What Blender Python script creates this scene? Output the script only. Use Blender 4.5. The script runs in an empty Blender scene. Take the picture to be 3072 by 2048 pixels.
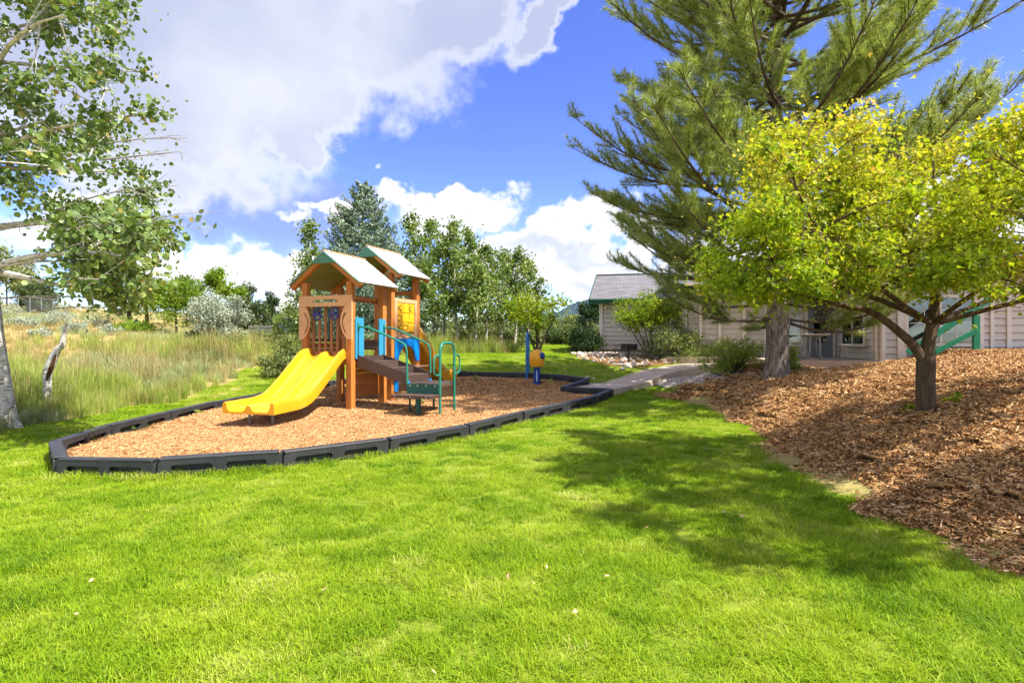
import bpy, bmesh, math, random
import numpy as np
from mathutils import Vector, Matrix, Euler
from mathutils.geometry import tessellate_polygon

SC = bpy.context.scene
COL = SC.collection
rad = math.radians
RNG = np.random.default_rng(7)

# ------------------------------------------------------------------ camera
F = 1700.0 / 3072.0                 # focal length / picture width
EYE = 1.45                          # eye height
cam_d = bpy.data.cameras.new('camera')
cam_d.sensor_width = 36.0
cam_d.lens = 36.0 * F
cam_d.clip_start = 0.05
cam_d.clip_end = 20000
cam = bpy.data.objects.new('camera', cam_d)
COL.objects.link(cam)
cam.location = (0, 0, EYE)
cam.rotation_euler = (rad(90), 0, 0)
SC.camera = cam

# ------------------------------------------------------------------ light
SUN_EL = rad(56)
SUN_DIR = Vector((0.91, -0.41, 0)).normalized() * math.cos(SUN_EL) + Vector((0, 0, math.sin(SUN_EL)))
sun_d = bpy.data.lights.new('sun', 'SUN')
sun_d.energy = 3.7
sun_d.angle = rad(0.55)
sun_d.color = (1.0, 0.95, 0.86)
sun = bpy.data.objects.new('sun', sun_d)
COL.objects.link(sun)
sun.rotation_euler = SUN_DIR.to_track_quat('Z', 'Y').to_euler()
sun.location = (30, -12, 40)

SC.view_settings.view_transform = 'Standard'
SC.view_settings.look = 'None'
SC.view_settings.exposure = 1.6
SC.view_settings.gamma = 1.0
SC.view_settings.use_curve_mapping = False
SC.cycles.max_bounces = 5
SC.cycles.diffuse_bounces = 2
SC.cycles.glossy_bounces = 2
SC.cycles.transmission_bounces = 3
SC.cycles.use_adaptive_sampling = True
SC.cycles.adaptive_threshold = 0.03
SC.cycles.caustics_reflective = False
SC.cycles.caustics_refractive = False

# ------------------------------------------------------------------ sky
world = bpy.data.worlds.new('World')
SC.world = world
world.use_nodes = True
WN = world.node_tree
WN.nodes.clear()


def wn(tp, **kw):
    n = WN.nodes.new(tp)
    for k, v in kw.items():
        setattr(n, k, v)
    return n


def wmath(op, a, b=None, c=None, clamp=False):
    n = wn('ShaderNodeMath', operation=op, use_clamp=clamp)
    for i, v in enumerate((a, b, c)):
        if v is None:
            continue
        if isinstance(v, (int, float)):
            n.inputs[i].default_value = v
        else:
            WN.links.new(v, n.inputs[i])
    return n.outputs[0]


def wsmooth(v, a, b):
    n = wn('ShaderNodeMapRange', interpolation_type='SMOOTHSTEP')
    n.inputs[1].default_value = a
    n.inputs[2].default_value = b
    WN.links.new(v, n.inputs[0])
    return n.outputs[0]


def wmix(f, a, b):
    n = wn('ShaderNodeMix', data_type='RGBA')
    for i, v in ((0, f), (6, a), (7, b)):
        if isinstance(v, (int, float)):
            n.inputs[i].default_value = v
        elif isinstance(v, tuple):
            n.inputs[i].default_value = (*v, 1)
        else:
            WN.links.new(v, n.inputs[i])
    return n.outputs[2]


SKY_STR = 0.11
sky = wn('ShaderNodeTexSky', sky_type='NISHITA')
sky.sun_disc = False
sky.sun_elevation = SUN_EL
sky.sun_rotation = math.atan2(SUN_DIR.x, SUN_DIR.y)
sky.altitude = 2200
sky.air_density = 1.0
sky.dust_density = 0.6
sky.ozone_density = 2.5
tc = wn('ShaderNodeTexCoord')
sep = wn('ShaderNodeSeparateXYZ')
WN.links.new(tc.outputs['Generated'], sep.inputs[0])
# clouds are laid out on the dome by direction (stereographic about north, +Y)
den = wmath('ADD', sep.outputs[1], 1.02)
cu = wmath('DIVIDE', sep.outputs[0], den)
cv = wmath('DIVIDE', sep.outputs[2], den)
comb = wn('ShaderNodeCombineXYZ')
WN.links.new(cu, comb.inputs[0])
WN.links.new(cv, comb.inputs[1])


def warp(scale, amt, off):
    n = wn('ShaderNodeTexNoise')
    n.inputs['Scale'].default_value = scale
    n.inputs['Detail'].default_value = 5
    n.inputs['Roughness'].default_value = 0.6
    mp = wn('ShaderNodeMapping')
    mp.inputs['Location'].default_value = off
    WN.links.new(comb.outputs[0], mp.inputs[0])
    WN.links.new(mp.outputs[0], n.inputs['Vector'])
    s = wn('ShaderNodeSeparateColor')
    WN.links.new(n.outputs['Color'], s.inputs[0])
    return [wmath('MULTIPLY', wmath('SUBTRACT', s.outputs[i], 0.5), amt) for i in (0, 1)]


w1_, w2_ = warp(7.0, 0.22, (2.0, 9.0, 0)), warp(22.0, 0.07, (5.0, 1.0, 0))
bu = wmath('ADD', cu, wmath('ADD', w1_[0], w2_[0]))
bv = wmath('ADD', cv, wmath('MULTIPLY', wmath('ADD', w1_[1], w2_[1]), 0.75))


def wnoise(scale, detail=8, rough=0.55, off=(0, 0, 0), sx=1, sy=1, dist=0.0):
    m = wn('ShaderNodeMapping')
    m.inputs['Location'].default_value = off
    m.inputs['Scale'].default_value = (sx, sy, 1)
    WN.links.new(comb.outputs[0], m.inputs[0])
    n = wn('ShaderNodeTexNoise')
    n.inputs['Scale'].default_value = scale
    n.inputs['Detail'].default_value = detail
    n.inputs['Roughness'].default_value = rough
    n.inputs['Distortion'].default_value = dist
    WN.links.new(m.outputs[0], n.inputs['Vector'])
    return n.outputs['Fac']


def dome(px, py):
    """direction of a bearing seen in the photograph (3072 wide) -> dome coordinates"""
    v = np.array([(px - 1536) / 1700.0, 1.0, (1024 - py) / 1700.0])
    v /= np.linalg.norm(v)
    return v[0] / (1.02 + v[1]), v[2] / (1.02 + v[1])


def blob(px, py, rx, ry, ang=0.0):
    u0, v0 = dome(px, py)
    k = 0.5 / 1700.0 * (1.0 / (1 + ((px - 1536) ** 2 + (py - 1024) ** 2) / 1700.0 ** 2 * 0.35))
    a, b = rx * k, ry * k
    du = wmath('SUBTRACT', bu, u0)
    dv = wmath('SUBTRACT', bv, v0)
    ca, sa = math.cos(rad(ang)), math.sin(rad(ang))
    p = wmath('ADD', wmath('MULTIPLY', du, ca / a), wmath('MULTIPLY', dv, sa / a))
    q = wmath('ADD', wmath('MULTIPLY', du, -sa / b), wmath('MULTIPLY', dv, ca / b))
    d = wmath('SQRT', wmath('ADD', wmath('MULTIPLY', p, p), wmath('MULTIPLY', q, q)))
    return wmath('SUBTRACT', 1.0, d)


def cloud_layer(blobs, nz, amp, lo, hi):
    acc = None
    for b in blobs:
        v = blob(*b)
        acc = v if acc is None else wmath('SMOOTH_MAX', acc, v, 0.12)
    acc = wmath('MAXIMUM', acc, -0.75)
    f = wmath('ADD', acc, wmath('MULTIPLY', wmath('SUBTRACT', nz, 0.5), amp))
    return f, wsmooth(f, lo, hi)


nz_a = wnoise(9.0, 12, 0.66, (3.1, 1.7, 0), 1.0, 1.3, 0.35)
nz_b = wnoise(14.0, 12, 0.66, (0.3, 5.2, 0), 0.45, 1.1, 0.3)
nz_s = wnoise(3.2, 6, 0.5, (7.7, 2.2, 0))
# the large shaded cumulus mass, upper left to the top
bl_main = [(420, 150, 760, 520, 0), (900, 60, 650, 330, -8), (1330, 20, 330, 170, 25), (720, 320, 420, 230, 20),
           (880, 400, 300, 130, 12), (480, 520, 330, 200, 0), (1640, 60, 260, 95, 35), (1010, 310, 170, 120, 30)]
f_main, m_main = cloud_layer(bl_main, nz_a, 0.9, -0.04, 0.42)
# white banks low over the horizon
bl_low = [(1380, 640, 260, 85, -4), (1280, 600, 140, 60, 10), (1650, 760, 420, 85, 8), (1800, 740, 330, 75, 12),
          (420, 790, 420, 95, -14), (700, 830, 420, 80, -4), (1850, 850, 500, 70, 0), (250, 700, 220, 90, 0), (2600, 700, 800, 130, 8),
          (930, 640, 150, 45, 0)]
f_low, m_low = cloud_layer(bl_low, nz_b, 1.0, 0.0, 0.34)
# grey-violet underside bank between them
bl_mid = [(640, 640, 420, 170, -10), (880, 620, 260, 100, -12), (420, 620, 330, 200, 0)]
f_mid, m_mid = cloud_layer(bl_mid, nz_a, 0.9, -0.1, 0.7)

# broken cloud added round the unseen dome, kept brighter to whiten the fill light
nz_r = wnoise(2.6, 10, 0.6, (11.3, 4.4, 0))
away = wsmooth(wmath('SQRT', wmath('ADD', wmath('MULTIPLY', cu, cu), wmath('MULTIPLY', cv, cv))), 0.50, 0.72)
m_rest = wmath('MULTIPLY', wsmooth(nz_r, 0.43, 0.56), away)

hs = wn('ShaderNodeHueSaturation')
hs.inputs['Saturation'].default_value = 1.2
hs.inputs['Value'].default_value = 1.0
hs.inputs['Hue'].default_value = 0.526
WN.links.new(sky.outputs[0], hs.inputs['Color'])
WS = 1.0 / SKY_STR
SKYCOL = hs.outputs[0]


def wc(r, g, b, k=1.0):
    return (r * WS * k, g * WS * k, b * WS * k)


# thick parts are grey-lavender, thin sunlit rims are white
shade_main = wmath('MULTIPLY', wsmooth(f_main, 0.10, 0.50), wsmooth(nz_s, 0.22, 0.55))
col_main = wmix(shade_main, wc(0.39, 0.395, 0.40), wc(0.195, 0.212, 0.29))
shade_low = wmath('MULTIPLY', wsmooth(f_low, 0.3, 0.9), wsmooth(nz_s, 0.35, 0.7))
col_low = wmix(shade_low, wc(0.41, 0.41, 0.415), wc(0.24, 0.26, 0.34))
c = wmix(wmath('MULTIPLY', m_mid, 0.72), SKYCOL, wc(0.12, 0.15, 0.30))
c = wmix(wmath('MULTIPLY', m_main, 0.97), c, col_main)
c = wmix(wmath('MULTIPLY', m_low, 0.97), c, col_low)
c = wmix(m_rest, c, wmix(wsmooth(nz_r, 0.5, 0.75), wc(0.50, 0.50, 0.50), wc(0.36, 0.37, 0.41)))
bg = wn('ShaderNodeBackground')
bg.inputs['Strength'].default_value = SKY_STR
WN.links.new(c, bg.inputs['Color'])
wo = wn('ShaderNodeOutputWorld')
WN.links.new(bg.outputs[0], wo.inputs[0])

# ------------------------------------------------------------------ object helpers


def tag(o, label=None, cat=None, group=None, kind=None):
    if label:
        o['label'] = label
    if cat:
        o['category'] = cat
    if group:
        o['group'] = group
    if kind:
        o['kind'] = kind
    return o


def empty(name, loc=(0, 0, 0), rz=0.0):
    o = bpy.data.objects.new(name, None)
    o.empty_display_size = 0.2
    COL.objects.link(o)
    o.location = loc
    o.rotation_euler = (0, 0, rz)
    return o


def link(name, me, parent=None, loc=None, rz=None):
    o = bpy.data.objects.new(name, me)
    COL.objects.link(o)
    if parent is not None:
        o.parent = parent
    if loc is not None:
        o.location = loc
    if rz is not None:
        o.rotation_euler = (0, 0, rz)
    return o


def np_mesh(name, verts, faces, mat, smooth=False, attrs=None):
    """verts (N,3), faces (M,k) numpy"""
    verts = np.asarray(verts, np.float32)
    faces = np.asarray(faces, np.int32)
    me = bpy.data.meshes.new(name)
    m, k = faces.shape
    me.vertices.add(len(verts))
    me.vertices.foreach_set('co', verts.ravel())
    me.loops.add(m * k)
    me.loops.foreach_set('vertex_index', faces.ravel())
    me.polygons.add(m)
    me.polygons.foreach_set('loop_start', np.arange(0, m * k, k, dtype=np.int32))
    me.polygons.foreach_set('use_smooth', np.full(m, smooth))
    if attrs:
        for an, av in attrs.items():
            a = me.attributes.new(an, 'FLOAT', 'POINT')
            a.data.foreach_set('value', np.asarray(av, np.float32))
    if mat is not None:
        me.materials.append(mat)
    me.update(calc_edges=True)
    return me


class MB:
    """collects shapes and links them as one mesh object"""

    def __init__(self):
        self.v, self.f = [], []

    def add(self, vs, fs):
        n = len(self.v)
        self.v += [tuple(p) for p in vs]
        self.f += [tuple(i + n for i in q) for q in fs]
        return self

    def box(self, c, s, rot=None, bev=0.0):
        bm = bmesh.new()
        bmesh.ops.create_cube(bm, size=1.0)
        bmesh.ops.scale(bm, vec=s, verts=bm.verts)
        if bev > 0:
            bmesh.ops.bevel(bm, geom=list(bm.edges), offset=bev, segments=1, affect='EDGES', profile=0.5)
        M = Matrix.Translation(c)
        if rot is not None:
            M = M @ (rot.to_matrix().to_4x4() if isinstance(rot, Euler) else rot.to_4x4())
        bm.transform(M)
        bm.verts.ensure_lookup_table()
        self.add([v.co for v in bm.verts], [[v.index for v in f.verts] for f in bm.faces])
        bm.free()
        return self

    def span(self, a, b, w, h, bev=0.0, up=(0, 0, 1)):
        """bar of width w and height h from a to b"""
        a, b = Vector(a), Vector(b)
        d = b - a
        y = d.normalized()
        x = y.cross(Vector(up))
        if x.length < 1e-4:
            x = y.cross(Vector((0, 1, 0)))
        x.normalize()
        z = x.cross(y)
        R = Matrix((x, y, z)).transposed()
        return self.box((a + b) / 2, (w, d.length, h), R, bev)

    def tube(self, pts, rs, n=10, caps=True):
        pts = [Vector(p) for p in pts]
        if isinstance(rs, (int, float)):
            rs = [rs] * len(pts)
        vs, fs = [], []
        ref = None
        for i, p in enumerate(pts):
            t = (pts[min(i + 1, len(pts) - 1)] - pts[max(i - 1, 0)]).normalized()
            if ref is None:
                ref = Vector((0, 0, 1)) if abs(t.z) < 0.9 else Vector((1, 0, 0))
            x = (ref - t * ref.dot(t)).normalized()
            ref = x
            y = t.cross(x)
            for k in range(n):
                a = 2 * math.pi * k / n
                vs.append(p + (x * math.cos(a) + y * math.sin(a)) * rs[i])
        for i in range(len(pts) - 1):
            for k in range(n):
                k2 = (k + 1) % n
                fs.append((i * n + k, i * n + k2, (i + 1) * n + k2, (i + 1) * n + k))
        if caps:
            fs.append(tuple(range(n - 1, -1, -1)))
            fs.append(tuple((len(pts) - 1) * n + k for k in range(n)))
        return self.add(vs, fs)

    def lathe(self, prof, n=24, c=(0, 0, 0)):
        vs, fs = [], []
        for r, z in prof:
            for k in range(n):
                a = 2 * math.pi * k / n
                vs.append((c[0] + r * math.cos(a), c[1] + r * math.sin(a), c[2] + z))
        for i in range(len(prof) - 1):
            for k in range(n):
                k2 = (k + 1) % n
                fs.append((i * n + k, i * n + k2, (i + 1) * n + k2, (i + 1) * n + k))
        fs.append(tuple(range(n - 1, -1, -1)))
        fs.append(tuple((len(prof) - 1) * n + k for k in range(n)))
        return self.add(vs, fs)

    def plate(self, outer, holes, thick, frame):
        """flat plate (outline + holes in 2D), thickness along +n; frame = (origin, ex, ey, en)"""
        o, ex, ey, en = [Vector(q) for q in frame]
        loops = [outer] + list(holes)
        flat = [p for l in loops for p in l]
        tris = tessellate_polygon([[Vector((p[0], p[1], 0)) for p in l] for l in loops])
        N = len(flat)
        vs = [o + ex * p[0] + ey * p[1] for p in flat] + [o + ex * p[0] + ey * p[1] + en * thick for p in flat]
        fs = []
        for t in tris:
            a, b, c_ = [Vector((flat[i][0], flat[i][1], 0)) for i in t]
            if (b - a).cross(c_ - a).z < 0:
                t = (t[0], t[2], t[1])
            fs.append((t[0] + N, t[1] + N, t[2] + N))
            fs.append((t[2], t[1], t[0]))
        k0 = 0
        for l in loops:
            m = len(l)
            for i in range(m):
                j = (i + 1) % m
                fs.append((k0 + i, k0 + j, k0 + j + N, k0 + i + N))
            k0 += m
        return self.add(vs, fs)

    def mesh(self, name, mat, smooth=False, angle=35):
        me = bpy.data.meshes.new(name)
        me.from_pydata(self.v, [], self.f)
        bm = bmesh.new()
        bm.from_mesh(me)
        bmesh.ops.recalc_face_normals(bm, faces=bm.faces)
        bm.to_mesh(me)
        bm.free()
        me.materials.append(mat)
        if smooth:
            for p in me.polygons:
                p.use_smooth = True
            me.set_sharp_from_angle(angle=rad(angle))
        me.update()
        return me

    def build(self, name, mat, parent=None, smooth=False, loc=None, rz=None):
        return link(name, self.mesh(name, mat, smooth), parent, loc, rz)


def rrect(cx, cy, w, h, r, n=5):
    pts = []
    for sx, sy, a0 in ((1, 1, 0), (-1, 1, 90), (-1, -1, 180), (1, -1, 270)):
        for i in range(n + 1):
            a = rad(a0 + 90 * i / n)
            pts.append((cx + sx * (w / 2 - r) + r * math.cos(a), cy + sy * (h / 2 - r) + r * math.sin(a)))
    return pts


def arc(pts_ctrl, n=8):
    """Catmull-Rom through control points"""
    P = [Vector(p) for p in pts_ctrl]
    P = [P[0] * 2 - P[1]] + P + [P[-1] * 2 - P[-2]]
    out = []
    for i in range(1, len(P) - 2):
        for k in range(n):
            t = k / n
            a, b, c_, d = P[i - 1], P[i], P[i + 1], P[i + 2]
            out.append(0.5 * ((2 * b) + (c_ - a) * t + (2 * a - 5 * b + 4 * c_ - d) * t * t + (3 * b - a - 3 * c_ + d) * t ** 3))
    out.append(P[-2])
    return out


def bend(pts, r, n=6):
    """polyline with rounded corners (for bent tubes)"""
    P = [Vector(p) for p in pts]
    out = [P[0]]
    for i in range(1, len(P) - 1):
        a = (P[i - 1] - P[i])
        b = (P[i + 1] - P[i])
        rr = min(r, a.length * 0.49, b.length * 0.49)
        p0 = P[i] + a.normalized() * rr
        p1 = P[i] + b.normalized() * rr
        for k in range(n + 1):
            t = k / n
            out.append(p0 * (1 - t) ** 2 + P[i] * 2 * t * (1 - t) + p1 * t * t)
    out.append(P[-1])
    return out


# ------------------------------------------------------------------ materials


class Mat:
    def __init__(self, name):
        self.m = bpy.data.materials.new(name)
        self.m.use_nodes = True
        self.t = self.m.node_tree
        self.t.nodes.clear()
        self.out = self.n('ShaderNodeOutputMaterial')
        self.bsdf = self.n('ShaderNodeBsdfPrincipled')
        self.t.links.new(self.bsdf.outputs[0], self.out.inputs[0])
        self.coord = None

    def n(self, tp, **kw):
        n = self.t.nodes.new(tp)
        for k, v in kw.items():
            setattr(n, k, v)
        return n

    def put(self, sock, v):
        if isinstance(v, (int, float)):
            sock.default_value = v
        elif isinstance(v, tuple):
            sock.default_value = (*v, 1) if len(v) == 3 and len(sock.default_value) == 4 else v
        else:
            self.t.links.new(v, sock)

    def obj(self):
        return self.n('ShaderNodeTexCoord').outputs['Object']

    def pos(self):
        return self.n('ShaderNodeNewGeometry').outputs['Position']

    def noise(self, vec, scale, detail=4, rough=0.5, stretch=None, dist=0.0):
        if stretch:
            mp = self.n('ShaderNodeMapping')
            mp.inputs['Scale'].default_value = stretch
            self.t.links.new(vec, mp.inputs[0])
            vec = mp.outputs[0]
        n = self.n('ShaderNodeTexNoise')
        n.inputs['Scale'].default_value = scale
        n.inputs['Detail'].default_value = detail
        n.inputs['Roughness'].default_value = rough
        n.inputs['Distortion'].default_value = dist
        self.t.links.new(vec, n.inputs['Vector'])
        return n.outputs['Fac']

    def ramp(self, fac, stops, mode='LINEAR'):
        n = self.n('ShaderNodeValToRGB')
        n.color_ramp.interpolation = mode
        while len(n.color_ramp.elements) < len(stops):
            n.color_ramp.elements.new(0.5)
        for e, (p, c_) in zip(n.color_ramp.elements, stops):
            e.position = p
            e.color = (*c_, 1) if len(c_) == 3 else c_
        self.put(n.inputs[0], fac)
        return n.outputs[0]

    def mix(self, f, a, b, blend='MIX'):
        n = self.n('ShaderNodeMix', data_type='RGBA', blend_type=blend)
        self.put(n.inputs[0], f)
        self.put(n.inputs[6], a)
        self.put(n.inputs[7], b)
        return n.outputs[2]

    def math(self, op, a, b=0.0, clamp=False):
        n = self.n('ShaderNodeMath', operation=op, use_clamp=clamp)
        self.put(n.inputs[0], a)
        self.put(n.inputs[1], b)
        return n.outputs[0]

    def bump(self, h, strength=0.3, dist=0.01):
        n = self.n('ShaderNodeBump')
        n.inputs['Strength'].default_value = strength
        n.inputs['Distance'].default_value = dist
        self.t.links.new(h, n.inputs['Height'])
        self.t.links.new(n.outputs[0], self.bsdf.inputs['Normal'])

    def base(self, c_, rough=0.6, spec=0.4, metal=0.0):
        self.put(self.bsdf.inputs['Base Color'], c_)
        self.put(self.bsdf.inputs['Roughness'], rough)
        self.bsdf.inputs['Specular IOR Level'].default_value = spec
        self.bsdf.inputs['Metallic'].default_value = metal
        return self.m


def plain(name, c_, rough=0.5, spec=0.4, var=0.12, scale=6.0, metal=0.0, bump=0.0, bscale=60.0, fine=0.0, stretch=None):
    """painted / moulded surface with slight tonal variation, scuffs and fine relief"""
    m = Mat(name)
    o = m.obj()
    nz = m.noise(o, scale, 5, 0.6, stretch)
    a = tuple(max(0, x * (1 - var)) for x in c_)
    b = tuple(min(1, x * (1 + var)) for x in c_)
    col = m.ramp(nz, [(0.3, a), (0.7, b)])
    r = m.math('ADD', rough - 0.08, m.math('MULTIPLY', m.noise(o, scale * 4, 4, 0.6), 0.16))
    m.base(col, r, spec, metal)
    if bump > 0:
        m.bump(m.noise(o, bscale, 4, 0.6, stretch), bump, 0.006)
    return m.m


def leafmat(name, stops, trans=0.35, rough=0.5, spec=0.3, objvar=0.12):
    m = Mat(name)
    at = m.n('ShaderNodeAttribute', attribute_name='tint')
    oi = m.n('ShaderNodeObjectInfo')
    f = m.math('ADD', at.outputs['Fac'], m.math('MULTIPLY', m.math('SUBTRACT', oi.outputs['Random'], 0.5), objvar))
    col = m.ramp(f, stops)
    m.base(col, rough, spec)
    tr = m.n('ShaderNodeBsdfTranslucent')
    tcol = m.mix(1.0, col, (1.0, 1.0, 0.55), 'MULTIPLY')
    m.put(tr.inputs[0], tcol)
    mx = m.n('ShaderNodeMixShader')
    mx.inputs[0].default_value = trans
    m.t.links.new(m.bsdf.outputs[0], mx.inputs[1])
    m.t.links.new(tr.outputs[0], mx.inputs[2])
    m.t.links.new(mx.outputs[0], m.out.inputs[0])
    return m.m


def barkmat(name, dark, light, scale=14.0, stretch=(1, 1, 0.25), strength=0.8):
    m = Mat(name)
    o = m.obj()
    nz = m.noise(o, scale, 6, 0.65, stretch, 0.6)
    col = m.ramp(nz, [(0.32, dark), (0.68, light)])
    m.base(col, 0.9, 0.15)
    m.bump(nz, strength, 0.03)
    return m.m


def aspenbark(name):
    m = Mat(name)
    o = m.obj()
    patch = m.noise(o, 7.0, 4, 0.6, (1, 1, 2.2), 0.8)
    bands = m.noise(o, 26.0, 3, 0.55, (0.25, 0.25, 1.6), 0.3)
    col = m.ramp(patch, [(0.35, (0.34, 0.31, 0.26)), (0.6, (0.62, 0.59, 0.52))])
    k = m.ramp(m.math('ADD', m.math('MULTIPLY', bands, 0.75), m.math('MULTIPLY', patch, -0.25)), [(0.285, (1, 1, 1)), (0.36, (0, 0, 0))])
    col = m.mix(m.math('SUBTRACT', 1.0, m.ramp(bands, [(0.33, (0, 0, 0)), (0.42, (1, 1, 1))])), col, (0.045, 0.035, 0.028))
    m.base(col, 0.8, 0.2)
    m.bump(bands, 0.4, 0.01)
    return m.m


# ------------------------------------------------------------------ terrain


def ss(a, b, x):
    t = np.clip((np.asarray(x, float) - a) / (b - a), 0, 1)
    return t * t * (3 - 2 * t)


EY = np.array([-5, 2.5, 3.5, 4.0, 4.7, 5.3, 6.2, 7.1, 8.6, 10.5, 12.1, 13.2, 13.9, 14.6, 16.0, 90])
EX = np.array([3.0, 3.05, 3.18, 3.22, 3.02, 3.45, 3.42, 3.55, 4.0, 4.35, 4.68, 4.75, 4.1, 3.6, 4.4, 4.4])


def bed_edge(y):
    return np.interp(y, EY, EX)


def terrain(x, y):
    x = np.asarray(x, float)
    y = np.asarray(y, float)
    z = 0.95 * ss(13, 22, y) + 0.022 * np.clip(y - 24, 0, 60)
    z = z + 0.082 * np.clip(-x - 7.5, 0, 45) * ss(6, 14, y)
    d = np.clip(x - bed_edge(y), 0, 50)
    mound = 1.25 * (1 - np.exp(-d / 2.7))
    cut = 0.55 * ss(12.6, 14.8, y) * (1 - ss(9.6, 11.5, x)) * ss(6.6, 8.4, x)
    mound = mound * (1 - cut)
    z = np.where(x > 2.5, np.maximum(z, mound), z)
    # very gentle unevenness
    z = z + 0.015 * np.sin(x * 0.9 + 1.3) * np.cos(y * 0.7) * ss(0, 4, y)
    return z


def tz(x, y):
    return float(terrain(x, y))


def ground_at(px, py, dz=0.0):
    """point of the terrain on the bearing of photograph pixel (px, py); dz = height above the ground"""
    a, b = (px - 1536) / 1700.0, (py - 1024) / 1700.0
    lo = 1.5
    y = lo
    while y < 200:
        if EYE - b * y < tz(a * y, y) + dz:
            break
        y += 0.05
    return (a * y, y, tz(a * y, y))


def seen(px, py, y):
    """point at depth y on the bearing of pixel (px, py)"""
    return ((px - 1536) / 1700.0 * y, y, EYE - (py - 1024) / 1700.0 * y)


# border line of the play pit (top of the border timbers in the photograph)
BORDER_PX = [(165, 1324), (183, 1372), (473, 1374), (842, 1352), (1160, 1312), (1399, 1273), (1562, 1235), (1693, 1207),
             (1777, 1188), (1834, 1165), (1688, 1160), (1764, 1136), (1704, 1126), (1606, 1119), (1508, 1116), (1405, 1114), (1300, 1114), (1200, 1117),
             (1100, 1126), (1000, 1141), (880, 1160), (776, 1180), (646, 1203), (500, 1235), (321, 1275)]
BH = 0.20
BORDER = [ground_at(px, py, BH) for px, py in BORDER_PX]
PIT = np.array([(p[0], p[1]) for p in BORDER])


def in_poly(x, y, P):
    x = np.asarray(x, float)
    y = np.asarray(y, float)
    r = np.zeros(x.shape, bool)
    j = len(P) - 1
    for i in range(len(P)):
        xi, yi = P[i]
        xj, yj = P[j]
        c_ = ((yi > y) != (yj > y)) & (x < (xj - xi) * (y - yi) / (yj - yi + 1e-12) + xi)
        r ^= c_
        j = i
    return r


def edge_dist(x, y, P):
    d = np.full(np.shape(x), 1e9)
    for i in range(len(P)):
        a, b = np.array(P[i]), np.array(P[(i + 1) % len(P)])
        ab = b - a
        t = np.clip(((x - a[0]) * ab[0] + (y - a[1]) * ab[1]) / (ab @ ab), 0, 1)
        d = np.minimum(d, np.hypot(x - a[0] - t * ab[0], y - a[1] - t * ab[1]))
    return d


def wob(x, y, s=1.0, ph=0.0):
    return (np.sin(x * 1.7 * s + 0.6 * y + ph) + np.sin(y * 2.3 * s - 0.9 * x + 1.1 + ph) + np.sin((x + y) * 4.1 * s + 2.0 * ph) * 0.5) / 2.5


def z_meadow(x, y):
    x = np.asarray(x, float)
    y = np.asarray(y, float)
    lim = np.where(y < 18, -7.9 - 0.05 * (y - 9), -8.35 + (y - 18) * 1.35)
    lim = np.minimum(lim, np.where(y > 22, 0.2, 99)) + 0.35 * wob(x, y)
    return (x < lim) & (y > 3) | (y > 38 + 0.5 * wob(x, y)) | ((y <= 9) & (x < -8.0 + 0.3 * wob(x, y)) & (y > -20) & (y > 8.6))


# concrete walk, pit end first: (left x,y, right x,y, top z)
PA = BORDER[10]
PB = BORDER[9]
WALK = [(PA[0] + 0.04, PA[1] + 0.1, PB[0] + 0.02, PB[1] + 0.06, 0.235)]
for (lx, ly), (rx, ry), zt in [((1745, 1142), (1895, 1156), 0.27), ((1800, 1127), (1950, 1142), 0.37), ((1865, 1111), (1995, 1122), 0.50), ((1935, 1098), (2045, 1109), 0.61),
                               ((2020, 1089), (2105, 1100), 0.70), ((2110, 1084), (2190, 1094), 0.76), ((2210, 1081), (2270, 1089), 0.79)]:
    def at_z(px, py, z):
        y = (EYE - z) * 1700.0 / (py - 1024)
        return ((px - 1536) / 1700.0 * y, y)
    L, R = at_z(lx, ly, zt), at_z(rx, ry, zt)
    WALK.append((*L, *R, zt))
WALKP = np.array([(w[0], w[1]) for w in WALK] + [(w[2], w[3]) for w in WALK[::-1]])

GRAVEL = np.array([ground_at(*p)[:2] for p in [(1850, 1172), (1960, 1152), (2080, 1160), (2200, 1152), (2300, 1140), (2300, 1112), (2150, 1108), (2000, 1128)]])
GRAVEL2 = np.array([ground_at(*p)[:2] for p in [(1725, 1070), (1780, 1086), (1830, 1098), (1900, 1104), (1960, 1098), (2060, 1083), (2060, 1060), (1900, 1052), (1780, 1056)]])


def z_mulch(x, y):
    x = np.asarray(x, float)
    y = np.asarray(y, float)
    e = bed_edge(y) - 0.06 + 0.10 * wob(x, y, 2.2)
    return (x > e) & (y < 14.4 + 0.2 * wob(x, y)) | ((x > 6.0) & (y >= 14.2) & (y < 34)) | in_poly(x, y, GRAVEL2)


_wy = np.array([w[1] for w in WALK])
_wz = np.array([w[4] for w in WALK])


def on_walk(x, y):
    # where the slab stands clear of the ground (turf has crept over its low left edge)
    return in_poly(x, y, WALKP) & (terrain(x, y) < np.interp(y, _wy, _wz) + 0.01)


def z_lawn(x, y):
    return ~(z_meadow(x, y) | z_mulch(x, y) | in_poly(x, y, PIT) | on_walk(x, y) | in_poly(x, y, GRAVEL))


def axis(*segs):
    out = []
    for a, b, s in segs:
        out += list(np.arange(a, b - 1e-6, s))
    out.append(segs[-1][1])
    return np.array(out)


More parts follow.
